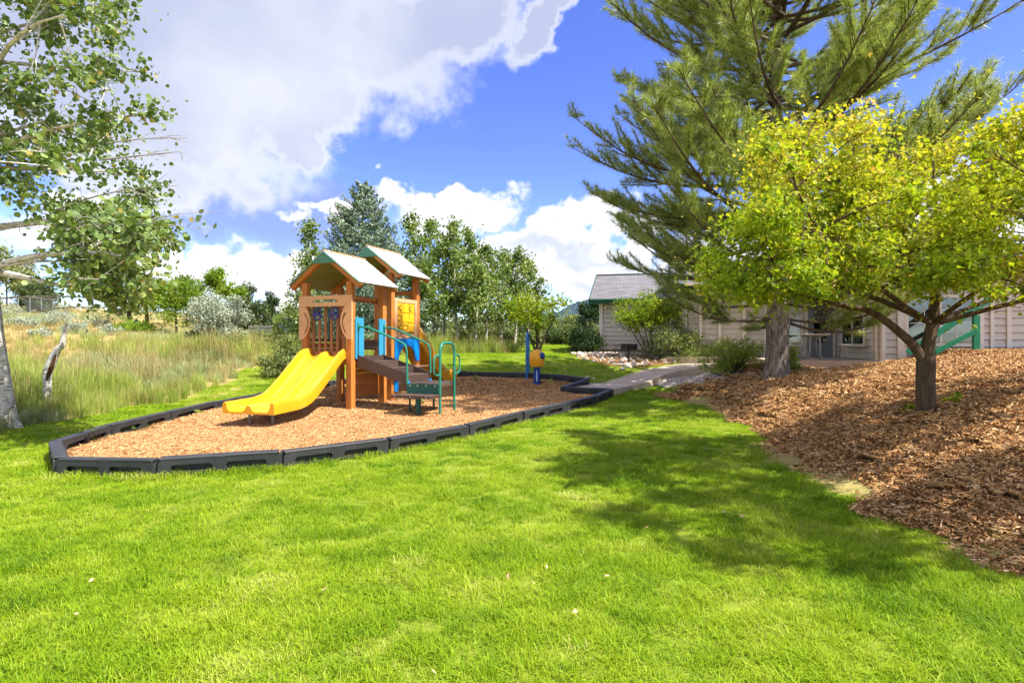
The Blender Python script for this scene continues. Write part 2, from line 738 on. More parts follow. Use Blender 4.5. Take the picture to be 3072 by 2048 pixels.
def grid_sheet(name, xs, ys, off, mat, mask=None):
    X, Y = np.meshgrid(xs, ys)
    Z = terrain(X, Y) + off
    V = np.stack([X, Y, Z], -1).reshape(-1, 3)
    nx, ny = len(xs), len(ys)
    I, J = np.meshgrid(np.arange(nx - 1), np.arange(ny - 1))
    a = (J * nx + I).ravel()
    Fc = np.stack([a, a + 1, a + nx + 1, a + nx], 1)
    if mask is not None:
        cx = (xs[:-1] + xs[1:]) / 2
        cy = (ys[:-1] + ys[1:]) / 2
        CX, CY = np.meshgrid(cx, cy)
        Fc = Fc[mask(CX, CY).ravel()]
        used = np.unique(Fc)
        re = np.full(len(V), -1)
        re[used] = np.arange(len(used))
        V, Fc = V[used], re[Fc]
    return link(name, np_mesh(name, V, Fc, mat, True))


# soil and dry ground
m = Mat('dry_ground')
p = m.pos()
n1 = m.noise(p, 0.35, 5, 0.6)
n2 = m.noise(p, 9.0, 4, 0.6)
col = m.ramp(n1, [(0.35, (0.27, 0.23, 0.08)), (0.5, (0.42, 0.31, 0.12)), (0.65, (0.48, 0.33, 0.14))])
col = m.mix(m.math('MULTIPLY', n2, 0.5), col, (0.16, 0.17, 0.05))
M_DRY = m.base(col, 0.95, 0.1)
m.bump(n2, 0.5, 0.05)
m = Mat('turf')
p = m.pos()
n1 = m.noise(p, 0.7, 5, 0.6)
n2 = m.noise(p, 30.0, 4, 0.7)
col = m.ramp(n1, [(0.3, (0.15, 0.22, 0.012)), (0.7, (0.27, 0.30, 0.04))])
col = m.mix(m.math('MULTIPLY', n2, 0.5), col, (0.09, 0.13, 0.012))
M_TURF = m.base(col, 0.95, 0.1)
m.bump(n2, 0.6, 0.03)


def chipground(name, cols, scale):
    m = Mat(name)
    p = m.pos()
    v = m.n('ShaderNodeTexVoronoi', feature='F1')
    mp = m.n('ShaderNodeMapping')
    mp.inputs['Scale'].default_value = (scale, scale * 2.1, scale)
    mp.inputs['Rotation'].default_value = (0, 0, 0.5)
    m.t.links.new(p, mp.inputs[0])
    m.t.links.new(mp.outputs[0], v.inputs['Vector'])
    g = m.n('ShaderNodeSeparateColor')
    m.t.links.new(v.outputs['Color'], g.inputs[0])
    col = m.ramp(g.outputs[0], cols)
    big = m.noise(p, 1.3, 4, 0.6)
    col = m.mix(m.math('MULTIPLY', big, 0.35), col, cols[0][1])
    m.base(col, 0.95, 0.1)
    m.bump(v.outputs['Distance'], 0.8, 0.02)
    return m.m


M_CHIPG = chipground('wood_fibre_ground', [(0.1, (0.24, 0.11, 0.036)), (0.5, (0.39, 0.205, 0.08)), (0.9, (0.50, 0.295, 0.13))], 60)
M_MULCHG = chipground('bark_mulch_ground', [(0.1, (0.12, 0.052, 0.018)), (0.5, (0.31, 0.152, 0.056)), (0.9, (0.49, 0.28, 0.115))], 48)

xs = axis((-3000, -400, 650), (-400, -120, 56), (-120, -40, 8), (-40, 30, 1.0), (30, 110, 8), (110, 400, 58), (400, 3000, 650))
ys = axis((-400, -40, 60), (-40, -4, 6), (-4, 60, 1.0), (60, 130, 7), (130, 500, 60), (500, 6000, 700))
tag(grid_sheet('ground', xs, ys, -0.02, M_DRY), 'dry tan and green ground of the meadow reaching to the hills', 'ground', kind='structure')
tag(grid_sheet('lawn', axis((-12, 12.0, 0.2)), axis((-3, 42, 0.2)), 0.0, M_TURF, lambda x, y: z_lawn(x, y) | (z_mulch(x, y) & (x < bed_edge(y) + 0.6) & (y < 14))), 'mown bright green lawn around the play pit', 'lawn', kind='structure')
tag(grid_sheet('mulch_bed', axis((2.6, 26, 0.15)), axis((-3, 34, 0.15)), 0.012, M_MULCHG, z_mulch), 'sloping brown bark mulch bed under the pine and maple', 'mulch bed', kind='structure')
tag(grid_sheet('gravel_bed', axis((1, 9, 0.1)), axis((10, 24, 0.1)), 0.012, M_MULCHG, lambda x, y: in_poly(x, y, GRAVEL)), 'strip of pale stones beside the walk', 'gravel bed', kind='structure')


_terrain0 = terrain


def pit_rise(x, y):
    # chips kicked into shallow hollows and low drifts
    return 0.045 + 0.022 * wob(x * 0.8, y * 0.8, 1.0, 0.9) + 0.012 * wob(x, y, 2.6, 2.0)


def pit_sheet():
    global terrain
    terrain = lambda x, y: _terrain0(x, y) + pit_rise(np.asarray(x, float), np.asarray(y, float))
    o = _pit_sheet()
    terrain = _terrain0
    return o


def _pit_sheet():
    return grid_sheet('wood_chip_pit', axis((-7.5, 4, 0.1)), axis((5, 20, 0.1)), 0.0, M_CHIPG, lambda x, y: in_poly(x, y, PIT))


tag(pit_sheet(), 'tan wood chip surface inside the black borders', 'play pit', kind='structure')

# far hills; distance haze is put into their blue base colour
M_HILL = plain('hazed_forest_hill', (0.045, 0.075, 0.10), 0.95, 0.05, 0.3, 0.004)
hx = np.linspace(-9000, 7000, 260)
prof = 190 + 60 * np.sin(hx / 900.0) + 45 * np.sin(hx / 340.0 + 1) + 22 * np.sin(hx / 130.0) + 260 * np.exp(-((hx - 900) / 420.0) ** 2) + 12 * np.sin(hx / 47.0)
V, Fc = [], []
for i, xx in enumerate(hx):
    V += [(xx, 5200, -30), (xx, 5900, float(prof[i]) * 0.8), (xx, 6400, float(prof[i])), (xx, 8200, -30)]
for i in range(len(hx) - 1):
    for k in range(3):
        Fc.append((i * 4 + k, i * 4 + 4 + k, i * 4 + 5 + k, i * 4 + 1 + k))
tag(link('hills', np_mesh('hills', V, Fc, M_HILL, True)), 'distant forested mountain ridge coloured haze blue on the horizon', 'hills', kind='structure')
# ------------------------------------------------------------------ shared materials
def woodlum(name, c_, var=0.10):
    """recycled plastic lumber: streaky fine grain along the piece"""
    m = Mat(name)
    o = m.obj()
    g = m.noise(o, 40.0, 4, 0.6, (1, 1, 0.06))
    b = m.noise(o, 3.0, 4, 0.6)
    col = m.ramp(m.math('ADD', m.math('MULTIPLY', g, 0.6), m.math('MULTIPLY', b, 0.4)),
                 [(0.35, tuple(x * (1 - var) for x in c_)), (0.65, tuple(min(1, x * (1 + var)) for x in c_))])
    m.base(col, 0.55, 0.35)
    m.bump(g, 0.25, 0.004)
    return m.m


M_CEDAR = woodlum('cedar_lumber', (0.50, 0.18, 0.036))
M_TAN = woodlum('tan_lumber', (0.68, 0.38, 0.19), 0.06)
M_BROWNSLAT = woodlum('brown_slat', (0.28, 0.12, 0.05))
M_ROOF = woodlum('pale_roof_board', (0.50, 0.51, 0.485), 0.05)
M_ROOFUNDER = woodlum('olive_bounce_underside', (0.30, 0.32, 0.13), 0.06)  # olive underside: orange bounce light painted into the green
M_GABLE = plain('green_gable', (0.09, 0.25, 0.17), 0.5)
m = Mat('yellow_slide')
o_ = m.obj()
streak = m.noise(o_, 26.0, 5, 0.65, (1.0, 0.10, 0.10))
fade = m.noise(o_, 2.2, 4, 0.6)
spots = m.noise(o_, 38.0, 3, 0.6)
col = m.ramp(fade, [(0.3, (0.66, 0.285, 0.008)), (0.7, (0.74, 0.345, 0.014))])
scuff = m.ramp(streak, [(0.56, (0, 0, 0)), (0.74, (1, 1, 1))])
col = m.mix(m.math('MULTIPLY', scuff, 0.40), col, (0.66, 0.42, 0.12))
col = m.mix(m.math('MULTIPLY', m.ramp(spots, [(0.66, (0, 0, 0)), (0.74, (1, 1, 1))]), 0.45), col, (0.30, 0.15, 0.03))
M_YELLOW = m.base(col, m.math('ADD', 0.27, m.math('MULTIPLY', scuff, 0.25)), 0.5)
m.bump(streak, 0.05, 0.003)
M_YCYL = plain('yellow_cylinder', (0.86, 0.46, 0.008), 0.35, 0.5, 0.04)
M_TEAL = plain('teal_panel', (0.035, 0.27, 0.44), 0.45, 0.4, 0.06)
M_BLUE = plain('bright_blue_panel', (0.0, 0.22, 0.68), 0.4, 0.4, 0.05)
M_WHEEL = plain('blue_wheel', (0.03, 0.06, 0.30), 0.4)
M_GREEN = plain('green_tube', (0.012, 0.20, 0.13), 0.35, 0.5, 0.08)
M_DGREEN = plain('dark_green_coating', (0.006, 0.10, 0.07), 0.4, 0.4, 0.1)
M_BLACK = plain('black_plastic_timber', (0.030, 0.031, 0.034), 0.5, 0.4, 0.25, 5.0, bump=0.15, bscale=90)
M_MARK = plain('black_mark', (0.03, 0.015, 0.008), 0.6)
M_STEEL = plain('steel_bolt', (0.6, 0.6, 0.6), 0.3, 0.5, 0.05, metal=1.0)
M_GALV = plain('galvanised_tube', (0.30, 0.29, 0.26), 0.5, 0.5, 0.1, metal=0.5)
m = Mat('brown_perforated')
o_ = m.obj()
v_ = m.n('ShaderNodeTexVoronoi', feature='F1')
v_.inputs['Scale'].default_value = 55
v_.inputs['Randomness'].default_value = 0.0
m.t.links.new(o_, v_.inputs['Vector'])
hole = m.ramp(v_.outputs['Distance'], [(0.30, (0, 0, 0)), (0.38, (1, 1, 1))])
M_PERF = m.base(m.mix(hole, (0.010, 0.007, 0.005), (0.095, 0.06, 0.045)), 0.5, 0.4)
m.bump(hole, 0.6, 0.004)
M_BROWN = plain('brown_coated_steel', (0.085, 0.054, 0.041), 0.45, 0.4, 0.1, bump=0.1, bscale=200)
m = Mat('concrete')
p = m.pos()
n1 = m.noise(p, 1.6, 6, 0.65)
n2 = m.noise(p, 120, 3, 0.6)
col = m.ramp(n1, [(0.3, (0.48, 0.375, 0.28)), (0.7, (0.58, 0.465, 0.355))])
col = m.mix(m.math('MULTIPLY', n2, 0.25), col, (0.26, 0.20, 0.15))
M_CONC = m.base(col, 0.9, 0.2)
m.bump(n2, 0.25, 0.004)

# ------------------------------------------------------------------ concrete walk
b_ = MB()
wk = None
rows = []
for w in WALK:
    rows.append(((w[0], w[1]), (w[2], w[3]), w[4]))
base = MB()
for i in range(len(rows) - 1):
    (l0, r0, z0), (l1, r1, z1) = rows[i], rows[i + 1]
    vs = []
    for (l, r, z) in ((l0, r0, z0), (l1, r1, z1)):
        for q in (l, r):
            vs.append((q[0], q[1], min(z, z0) - 0.12))
        for q in (l, r):
            vs.append((q[0], q[1], min(tz(*q), z - 0.12) - 0.12))
    base.add(vs, [(0, 1, 5, 4), (2, 6, 7, 3), (1, 3, 7, 5), (0, 4, 6, 2), (0, 2, 3, 1), (4, 5, 7, 6)])
wk = base.build('walk', M_CONC)
tag(wk, 'raised beige concrete walk climbing from the play pit towards the house', 'walk', kind='structure')
for i in range(len(rows) - 1):
    (l0, r0, z0), (l1, r1, z1) = rows[i], rows[i + 1]
    e = 0.006
    def lerp(a, b, t):
        return (a[0] + (b[0] - a[0]) * t, a[1] + (b[1] - a[1]) * t)
    q = [lerp(l0, l1, e), lerp(r0, r1, e), lerp(r0, r1, 1 - e), lerp(l0, l1, 1 - e)]
    cxm = sum(v[0] for v in q) / 4
    cym = sum(v[1] for v in q) / 4
    zz = [z0, z0, z1, z1]
    vs = []
    for (x, y), z in zip(q, zz):
        vs.append((x, y, z - 0.30))
    for (x, y), z in zip(q, zz):
        vs.append((x + (x - cxm) * 0.004, y + (y - cym) * 0.004, z - 0.012))
    for (x, y), z in zip(q, zz):
        vs.append((x - (x - cxm) * 0.01, y - (y - cym) * 0.01, z))
    fs = [(3, 2, 1, 0), (8, 9, 10, 11)]
    for a in range(4):
        b = (a + 1) % 4
        fs += [(a, b, b + 4, a + 4), (a + 4, b + 4, b + 8, a + 8)]
    MB().add(vs, fs).build('slab', M_CONC, wk)

# ------------------------------------------------------------------ border timbers
TL, TT, TH = 1.2, 0.125, 0.27


def timber_mesh():
    mb = MB()
    hL = TL / 2 - 0.012
    holes = [rrect(-0.275, 0.155, 0.40, 0.075, 0.036), rrect(0.255, 0.155, 0.40, 0.075, 0.036)]
    outer = [(-hL + 0.02, 0.0), (hL - 0.02, 0.0), (hL, 0.02), (hL, TH - 0.05), (hL - 0.03, TH - 0.018), (-hL + 0.03, TH - 0.018), (-hL, TH - 0.05), (-hL, 0.02)]
    mb.plate(outer, holes, 0.038, ((0, -TT / 2 + 0.038, 0), (1, 0, 0), (0, 0, 1), (0, -1, 0)))
    mb.plate(outer, holes, 0.038, ((0, TT / 2 - 0.038, 0), (1, 0, 0), (0, 0, 1), (0, 1, 0)))
    mb.box((0, 0, TH / 2 - 0.012), (2 * hL - 0.03, 0.008, TH - 0.04))
    for x in (-hL + 0.03, -0.01, hL - 0.05):
        mb.box((x, 0, TH / 2 - 0.02), (0.06, TT - 0.08, TH - 0.06))
    mb.box((0, 0, TH - 0.0125), (2 * hL - 0.012, TT + 0.006, 0.03), bev=0.010)
    # knuckle where the spike pins two timbers together
    mb.tube([(hL - 0.015, 0, 0.02), (hL - 0.015, 0, TH - 0.03)], 0.052, 10)
    mb.box((-0.01, -TT / 2 - 0.002, 0.15), (0.10, 0.008, 0.22), bev=0.003)
    mb.box((-0.01, TT / 2 + 0.002, 0.15), (0.10, 0.008, 0.22), bev=0.003)
    return mb.mesh('border_timber', M_BLACK, True, 30)


TM = timber_mesh()
nb = len(BORDER)
for i in range(nb):
    a, b = Vector(BORDER[i]), Vector(BORDER[(i + 1) % nb])
    d = b - a
    o = link('border_timber', TM)
    o.location = (a + b) / 2 + Vector((0, 0, BH - TH))
    yaw = math.atan2(d.y, d.x)
    o.rotation_euler = Euler((0, -math.atan2(d.z, math.hypot(d.x, d.y)), yaw))
    o.location.z += random.Random(i).uniform(-0.012, 0.006)
    o.rotation_euler.x += random.Random(i + 50).uniform(-0.03, 0.03)
    o.scale = (d.length / TL, 1, 1)
    tag(o, 'black plastic border timber with two slots edging the wood chip pit', 'border timber', 'border timbers around the play pit')

# ------------------------------------------------------------------ play structure
PS = empty('play_structure', (-3.26, 11.45, 0.05), rad(-21))
tag(PS, 'two roofed orange play tower with yellow slides, brown steps and green rails', 'playground')
PW = 0.14
TW = 1.12
EX_, EYv, EZ = (1, 0, 0), (0, 1, 0), (0, 0, 1)


def bolts(parent, pts, axis_, r=0.011):
    for p in pts:
        p = Vector(p)
        MB().tube([p - Vector(axis_) * 0.004, p + Vector(axis_) * 0.007], r, 8).build('bolt', M_STEEL, parent, True)


def roof(u0, v0, va, vb, ze, za, half=0.88):
    uc = u0 - TW / 2
    R = empty('roof')
    R.parent = PS
    nbd = 6
    sl = math.hypot(half, za - ze)
    ang = math.atan2(za - ze, half)
    bw = sl / nbd
    for s in (-1, 1):
        for layer, (mat_, nm, thick, off, lap) in enumerate(((M_ROOF, 'roof_board', 0.018, 0.016, 0.006), (M_ROOFUNDER, 'bounce_tint_board', 0.016, -0.002, 0.0))):  # second layer added to carry the painted bounce tint below
            for k in range(nbd):
                t = (k + 0.5) * bw
                c_ = Vector((uc + s * t * math.cos(ang), (va + vb) / 2, za - t * math.sin(ang)))
                nrm = Vector((s * math.sin(ang), 0, math.cos(ang)))
                c_ = c_ + nrm * (off + (0.003 if (k % 2 and layer == 0) else 0.0))
                M_ = Matrix.Rotation(s * ang, 3, 'Y')
                MB().box(c_, (bw - 0.004, (vb - va) - (0.0 if layer == 0 else 0.02), thick), M_, 0.003).build(nm, mat_, R)
        # rafters front and back
        for v in (va + 0.07, vb - 0.07):
            p0 = Vector((uc + s * 0.03, v, za - 0.085))
            p1 = Vector((uc + s * (half - 0.03), v, ze - 0.055))
            MB().span(p0, p1, 0.085, 0.10, 0.004, up=(0, 1, 0)).build('rafter', M_CEDAR, R)
    MB().box((uc, (va + vb) / 2, za + 0.037), (0.05, vb - va + 0.02, 0.02), bev=0.004).build('ridge_cap', M_TAN, R)
    for v, n_ in ((va + 0.008, -1), (vb - 0.008, 1)):
        g = 0.30
        h = g * math.tan(ang)
        MB().plate([(-g, -h), (g, -h), (0, 0)], [], 0.018, ((uc, v, za - 0.004), EX_, EZ, (0, n_, 0))).build('gable_panel', M_GABLE, R)
        for s in (-1, 1):
            MB().span((uc + s * 0.01, v + n_ * 0.012, za - 0.003), (uc + s * half, v + n_ * 0.012, ze + 0.002), 0.012, 0.03, 0.002, up=(0, 1, 0)).build('edge_trim', M_GABLE, R)


def post(u, v, top):
    MB().box((u, v, (top - 0.25) / 2), (PW, PW, top + 0.25), bev=0.012).build('post', M_CEDAR, PS)


for (u, v) in ((0, 0), (-TW, 0), (0, TW), (-TW, TW)):
    post(u, v, 2.62 + 0.0)
U2, V2 = -0.12, 1.64
for (u, v) in ((0, 0), (-TW, 0), (0, TW), (-TW, TW)):
    post(U2 + u, V2 + v, 2.98)
roof(0, 0, -0.14, 1.26, 2.56, 3.22)
roof(U2, V2, V2 - 0.14, V2 + 1.26, 2.92, 3.58)
# decks
for (u0, v0, z, w) in ((0, 0, 1.10, TW), (U2, V2, 1.45, TW)):
    MB().box((u0 - w / 2, v0 + w / 2, z - 0.03), (w - PW - 0.01, w - PW - 0.01, 0.06), bev=0.006).build('deck', M_PERF, PS)
    for s in (0, 1):
        MB().box((u0 - w / 2, v0 + s * w, z - 0.09), (w - PW - 0.006, 0.05, 0.16), bev=0.004).build('deck_beam', M_CEDAR, PS)
        MB().box((u0 - s * w, v0 + w / 2, z - 0.09), (0.05, w - PW - 0.006, 0.16), bev=0.004).build('deck_beam', M_CEDAR, PS)
MB().box((-0.62, 1.38, 1.24), (0.86, 0.34, 0.05), bev=0.006).build('link_step', M_PERF, PS)
MB().box((-0.62, 1.52, 1.32), (0.86, 0.03, 0.18)).build('link_riser', M_BROWN, PS)

# front panel of the first tower
fp = MB().plate([(-1.22, 2.115), (0.10, 2.115), (0.10, 2.335), (-1.22, 2.335)], [rrect(-0.56, 2.225, 0.64, 0.062, 0.030)], 0.03,
                ((0, -PW / 2 - 0.002, 0), EX_, EZ, (0, -1, 0))).build('front_beam', M_TAN, PS)
bolts(fp, [(-1.15, -PW / 2 - 0.032, 2.17), (0.03, -PW / 2 - 0.032, 2.17)], (0, -1, 0))
for s, ue in ((1, -1.22), (-1, 0.10)):
    cres = [(0, 2.112), (0.17, 2.112)]
    for k in range(1, 12):
        t = k / 12
        cres.append((0.17 + 0.135 * math.sin(math.pi * t) ** 0.8 - 0.06 * t, 2.112 - 0.67 * t))
    cres += [(0.11, 1.442), (0, 1.442)]
    slot = []
    for k in range(9):
        t = k / 8
        slot.append((0.175 + 0.075 * math.sin(math.pi * t), 1.98 - 0.40 * t))
    for k in range(8, -1, -1):
        t = k / 8
        slot.append((0.125 + 0.085 * math.sin(math.pi * t), 1.99 - 0.42 * t))
    oc = [(ue + s * x, z) for x, z in cres]
    sl_ = [(ue + s * x, z) for x, z in slot]
    cr = MB().plate(oc, [sl_], 0.03, ((0, -PW / 2 - 0.002, 0), EX_, EZ, (0, -1, 0))).build('crescent_panel', M_TAN, PS)
    bolts(cr, [(ue + s * 0.06, -PW / 2 - 0.032, z) for z in (2.05, 1.86, 1.50)], (0, -1, 0))
for k in range(6):
    u = -0.94 + k * 0.152
    MB().box((u, 0.02, 1.62), (0.062, 0.03, 1.0), bev=0.004).build('slat', M_BROWNSLAT, PS)
MB().box((-0.56, 0.02, 1.165), (0.96, 0.05, 0.07), bev=0.004).build('slat_rail', M_BROWNSLAT, PS)
for u in (-0.80, -0.38):
    W = empty('steering_wheel')
    W.parent = PS
    ring = [(u + 0.105 * math.cos(a), -0.035, 1.975 + 0.125 * math.sin(a)) for a in np.linspace(0, 2 * math.pi, 29)]
    MB().tube(ring, 0.013, 8, False).build('rim', M_WHEEL, W, True)
    for a in (90, 210, 330):
        MB().span((u, -0.03, 1.975), (u + 0.10 * math.cos(rad(a)), -0.035, 1.975 + 0.12 * math.sin(rad(a))), 0.03, 0.014, 0.003, up=(0, 1, 0)).build('spoke', M_WHEEL, W)
    MB().tube([(u, -0.06, 1.975), (u, 0.02, 1.975)], 0.038, 14).build('hub', M_WHEEL, W, True)


def sweep(path, prof):
    """profile (w,h) swept along path in the (y,z) plane"""
    P = [Vector((0, p[0], p[1])) for p in path]
    vs, fs = [], []
    n = len(prof)
    for i, p in enumerate(P):
        t = (P[min(i + 1, len(P) - 1)] - P[max(i - 1, 0)]).normalized()
        up = Vector((0, -t.z, t.y))
        if up.z < 0:
            up = -up
        for (w, h) in prof:
            vs.append(p + Vector((w, 0, 0)) + up * h)
    for i in range(len(P) - 1):
        for k in range(n):
            k2 = (k + 1) % n
            fs.append((i * n + k, i * n + k2, (i + 1) * n + k2, (i + 1) * n + k))
    fs.append(tuple(range(n)))
    fs.append(tuple((len(P) - 1) * n + k for k in range(n - 1, -1, -1)))
    mb = MB()
    mb.add(vs, fs)
    return mb


def half_profile(hw, lanes):
    p = [(-hw, -0.035), (-hw, 0.10), (-hw + 0.012, 0.145), (-hw + 0.035, 0.16), (-hw + 0.06, 0.148), (-hw + 0.075, 0.10), (-hw + 0.095, 0.035), (-hw + 0.135, 0.0)]
    top = list(p)
    if lanes == 2:
        top += [(-0.12, 0.0), (-0.075, 0.02), (-0.05, 0.065), (-0.03, 0.095), (0.0, 0.102)]
        mir = [(-x, z) for x, z in reversed(top[:-1])]
    else:
        mir = [(-x, z) for x, z in reversed(top)]
    return top + mir


SLP = [(q.y, q.z) for q in arc([(0, 0.10, 1.10), (0, -0.06, 1.10), (0, -0.26, 1.055), (0, -0.55, 0.86), (0, -1.0, 0.55), (0, -1.38, 0.335), (0, -1.72, 0.265), (0, -2.1, 0.255), (0, -2.48, 0.25)], 6)]
sl = sweep(SLP, half_profile(0.475, 2)).build('double_slide', M_YELLOW, PS, True)
sl.location = (-0.56, 0.0, 0.0)
sl.rotation_euler = (0, 0, rad(9))
sl['label'] = 'wide yellow double slide with two lanes'
ft = empty('slide_foot')
ft.parent = sl
for u in (-0.22, 0.22):
    MB().tube([(u, -2.15, -0.25), (u, -2.15, 0.21)], 0.02, 10).build('foot_leg', M_GALV, sl, True)
bpy.data.objects.remove(ft)
MB().box((0, -2.15, 0.208), (0.54, 0.05, 0.022), bev=0.003).build('foot_bar', M_GALV, sl)
SL2 = [(q.y, q.z) for q in arc([(0, -0.12, 1.45), (0, 0.08, 1.45), (0, 0.30, 1.36), (0, 0.75, 0.98), (0, 1.2, 0.60), (0, 1.55, 0.36), (0, 1.85, 0.27), (0, 2.35, 0.25)], 6)]
prof2 = [(x, z * 2.1 if z > 0 else z) for x, z in half_profile(0.33, 1)]
s2 = sweep(SL2, prof2).build('rear_slide', M_YELLOW, PS, True)
s2.location = (U2 - TW / 2 + 0.20, V2 + TW, 0.02)
s2['label'] = 'narrow yellow slide running down behind the taller tower'
MB().box((0, 2.1, 0.11), (0.10, 0.05, 0.26)).build('foot_leg', M_GALV, s2)

# right side of the first tower: teal entry panels, lower boards
for (va, vb) in ((0.03, 0.31), (0.86, 1.10)):
    ppl = MB().plate(rrect((va + vb) / 2, 1.465, vb - va, 0.84, 0.035), [], 0.025, ((PW / 2 + 0.003, 0, 0), EYv, EZ, (1, 0, 0))).build('entry_panel', M_TEAL, PS)
    bolts(ppl, [(PW / 2 + 0.028, va + 0.06, 1.80), (PW / 2 + 0.028, va + 0.06, 1.13)], (1, 0, 0))
for k in range(8):
    MB().box((-0.05, TW / 2, 0.30 + k * 0.098), (0.03, TW - PW - 0.008, 0.093), bev=0.004).build('lower_board', M_CEDAR, PS)
# far (left) side: low barrier, beam, dark green grab loops
for k, z in enumerate((1.19, 1.31)):
    MB().box((-TW, TW / 2, z), (0.035, TW - PW - 0.008, 0.11), bev=0.004).build('barrier_board', M_CEDAR, PS)
MB().box((-TW, TW / 2, 1.43), (0.06, TW - PW - 0.008, 0.07), bev=0.005).build('barrier_beam', M_BROWN, PS)
for v in (0.34, 0.80):
    MB().tube(bend([(-TW - 0.06, v, 1.4), (-TW - 0.06, v, 2.16), (-TW - 0.34, v, 2.16), (-TW - 0.34, v, 1.4)], 0.12), 0.018, 10).build('grab_loop', M_DGREEN, PS, True)
# rear beam between tower one and two on the left
MB().box((-TW - 0.06, 1.38, 1.95), (0.03, 0.5, 0.12), bev=0.004).build('side_beam', M_CEDAR, PS)

# stairs down to the transfer platform
ST = empty('stairs')
ST.parent = PS
for v in (0.12, 1.0):
    MB().plate([(0.10, 1.125), (0.10, 0.88), (1.27, 0.555), (1.27, 0.76)], [], 0.03, ((0, v, 0), EX_, EZ, (0, -1, 0))).build('stringer', M_BROWN, ST)
for k in range(3):
    z = 0.985 - 0.13 * k
    u = 0.12 + 0.37 * k
    MB().box((u + 0.19, 0.545, z), (0.38, 0.85, 0.03), bev=0.004).build('tread', M_PERF, ST)
    MB().box((u + 0.005, 0.545, z + 0.062), (0.012, 0.85, 0.105)).build('riser', M_PERF, ST)
MB().box((1.245, 0.545, 0.65), (0.012, 0.85, 0.13)).build('riser', M_PERF, ST)
bolts(ST, [(0.128, v, 1.06) for v in (0.3, 0.42, 0.62)], (1, 0, 0), 0.012)
for nm, v in (('near_rail', 0.10), ('far_rail', 1.02)):
    MB().tube(bend([(0.10, v + 0.02, 1.70), (0.34, v, 1.69), (1.24, v - 0.0, 1.34), (1.26, v, 0.56 if v < 0.5 else 0.74)], 0.14), 0.021, 10).build('handrail', M_GREEN, PS, True)
    MB().box((0.108, v + 0.015, 1.69), (0.012, 0.05, 0.16), bev=0.003).build('rail_plate', M_GREEN, PS)
# transfer platform
TP = empty('transfer_platform')
TP.parent = PS
pl = MB().plate([(1.275, 0.10), (1.97, 0.10), (1.97, 0.60), (1.78, 1.02), (1.275, 1.02)], [], 0.055, ((0, 0, 0.53), EX_, EYv, EZ)).build('upper_platform', M_PERF, TP)
MB().box((1.60, 0.56, 0.587), (0.006, 0.86, 0.004)).build('platform_seam', M_MARK, TP)
MB().box((1.60, 0.09, 0.475), (0.70, 0.014, 0.20)).build('green_riser', M_DGREEN, TP)
bolts(TP, [(u, 0.082, 0.545) for u in (1.33, 1.5, 1.68, 1.88)], (0, -1, 0), 0.013)
MB().plate(rrect(1.585, -0.13, 0.87, 0.40, 0.03, 2), [], 0.055, ((0, 0, 0.335), EX_, EYv, EZ)).build('lower_step', M_PERF, TP)
bolts(TP, [(u, -0.332, 0.365) for u in (1.25, 1.58, 1.92)], (0, -1, 0), 0.012)
MB().tube([(1.62, -0.10, -0.15), (1.62, -0.10, 0.335)], 0.055, 14).build('pedestal', M_DGREEN, TP, True)
for (u, v, zt) in ((1.30, 0.13, 0.53), (1.36, 0.98, 0.53)):
    MB().tube([(u, v, -0.15), (u, v, zt)], 0.021, 10).build('support_leg', M_DGREEN, TP, True)
for v in (0.135, 0.985):
    MB().box((1.262, v, 0.49), (0.05, 0.06, 0.26), bev=0.004).build('bracket', M_BLUE, TP)
hoop = MB().tube(bend([(2.0, 0.06, -0.15), (2.0, 0.06, 1.37), (2.0, 0.66, 1.37), (2.0, 0.66, -0.15)], 0.2, 8), 0.024, 12).build('grab_hoop', M_GREEN, PS, True)
for v, s in ((0.06, -1), (0.66, 1)):
    MB().tube(bend([(2.0, v, 1.13), (2.0, v + s * 0.24, 1.13), (2.0, v + s * 0.24, 0.76), (2.0, v, 0.76)], 0.16, 8), 0.017, 10).build('side_loop', M_GREEN, hoop, True)

# tic-tac-toe panel on the right side of the second tower
uR = U2 + PW / 2 + 0.003
TT_ = empty('game_panel')
TT_.parent = PS
fr = TT_
v0, v1 = V2 + 0.05, V2 + TW - 0.05
MB().box((uR - 0.03, (v0 + v1) / 2, 2.36), (0.06, v1 - v0, 0.09), bev=0.005).build('frame_bar', M_TAN, fr)
MB().box((uR - 0.03, v0 + 0.075, 1.93), (0.058, 0.11, 0.77), bev=0.005).build('frame_bar', M_TAN, fr)
MB().box((uR - 0.03, v1 - 0.075, 1.93), (0.058, 0.11, 0.77), bev=0.005).build('frame_bar', M_TAN, fr)
zig = [(v0, 1.50), (v1, 1.50), (v1, 1.60)]
for k in range(4):
    vv = v1 - 0.13 - k * 0.19
    zig += [(vv, 1.60), (vv - 0.07, 1.545), (vv - 0.14, 1.60)]
zig += [(v0, 1.60)]
MB().plate(zig, [], 0.05, ((uR - 0.05, 0, 0), EYv, EZ, EX_)).build('frame_bar', M_TAN, fr)
CR = 0.118
cyls = []
for r in range(3):
    for k in range(3):
        vc = v0 + 0.13 + CR + 0.008 + k * (2 * CR + 0.014)
        zc = 2.185 - r * 0.228
        prof = [(CR - 0.012, -0.108), (CR, -0.098), (CR, 0.098), (CR - 0.012, 0.108)]
        MB().lathe(prof, 28, (uR - 0.055 - 0.02, vc, zc)).build('cylinder', M_YCYL, fr, True)
        cyls.append((vc, zc))


def on_cyl(k, a, dz, ro=0.003):
    vc, zc = cyls[k]
    return (uR - 0.075 + (CR + ro) * math.cos(a), vc + (CR + ro) * math.sin(a), zc + dz)


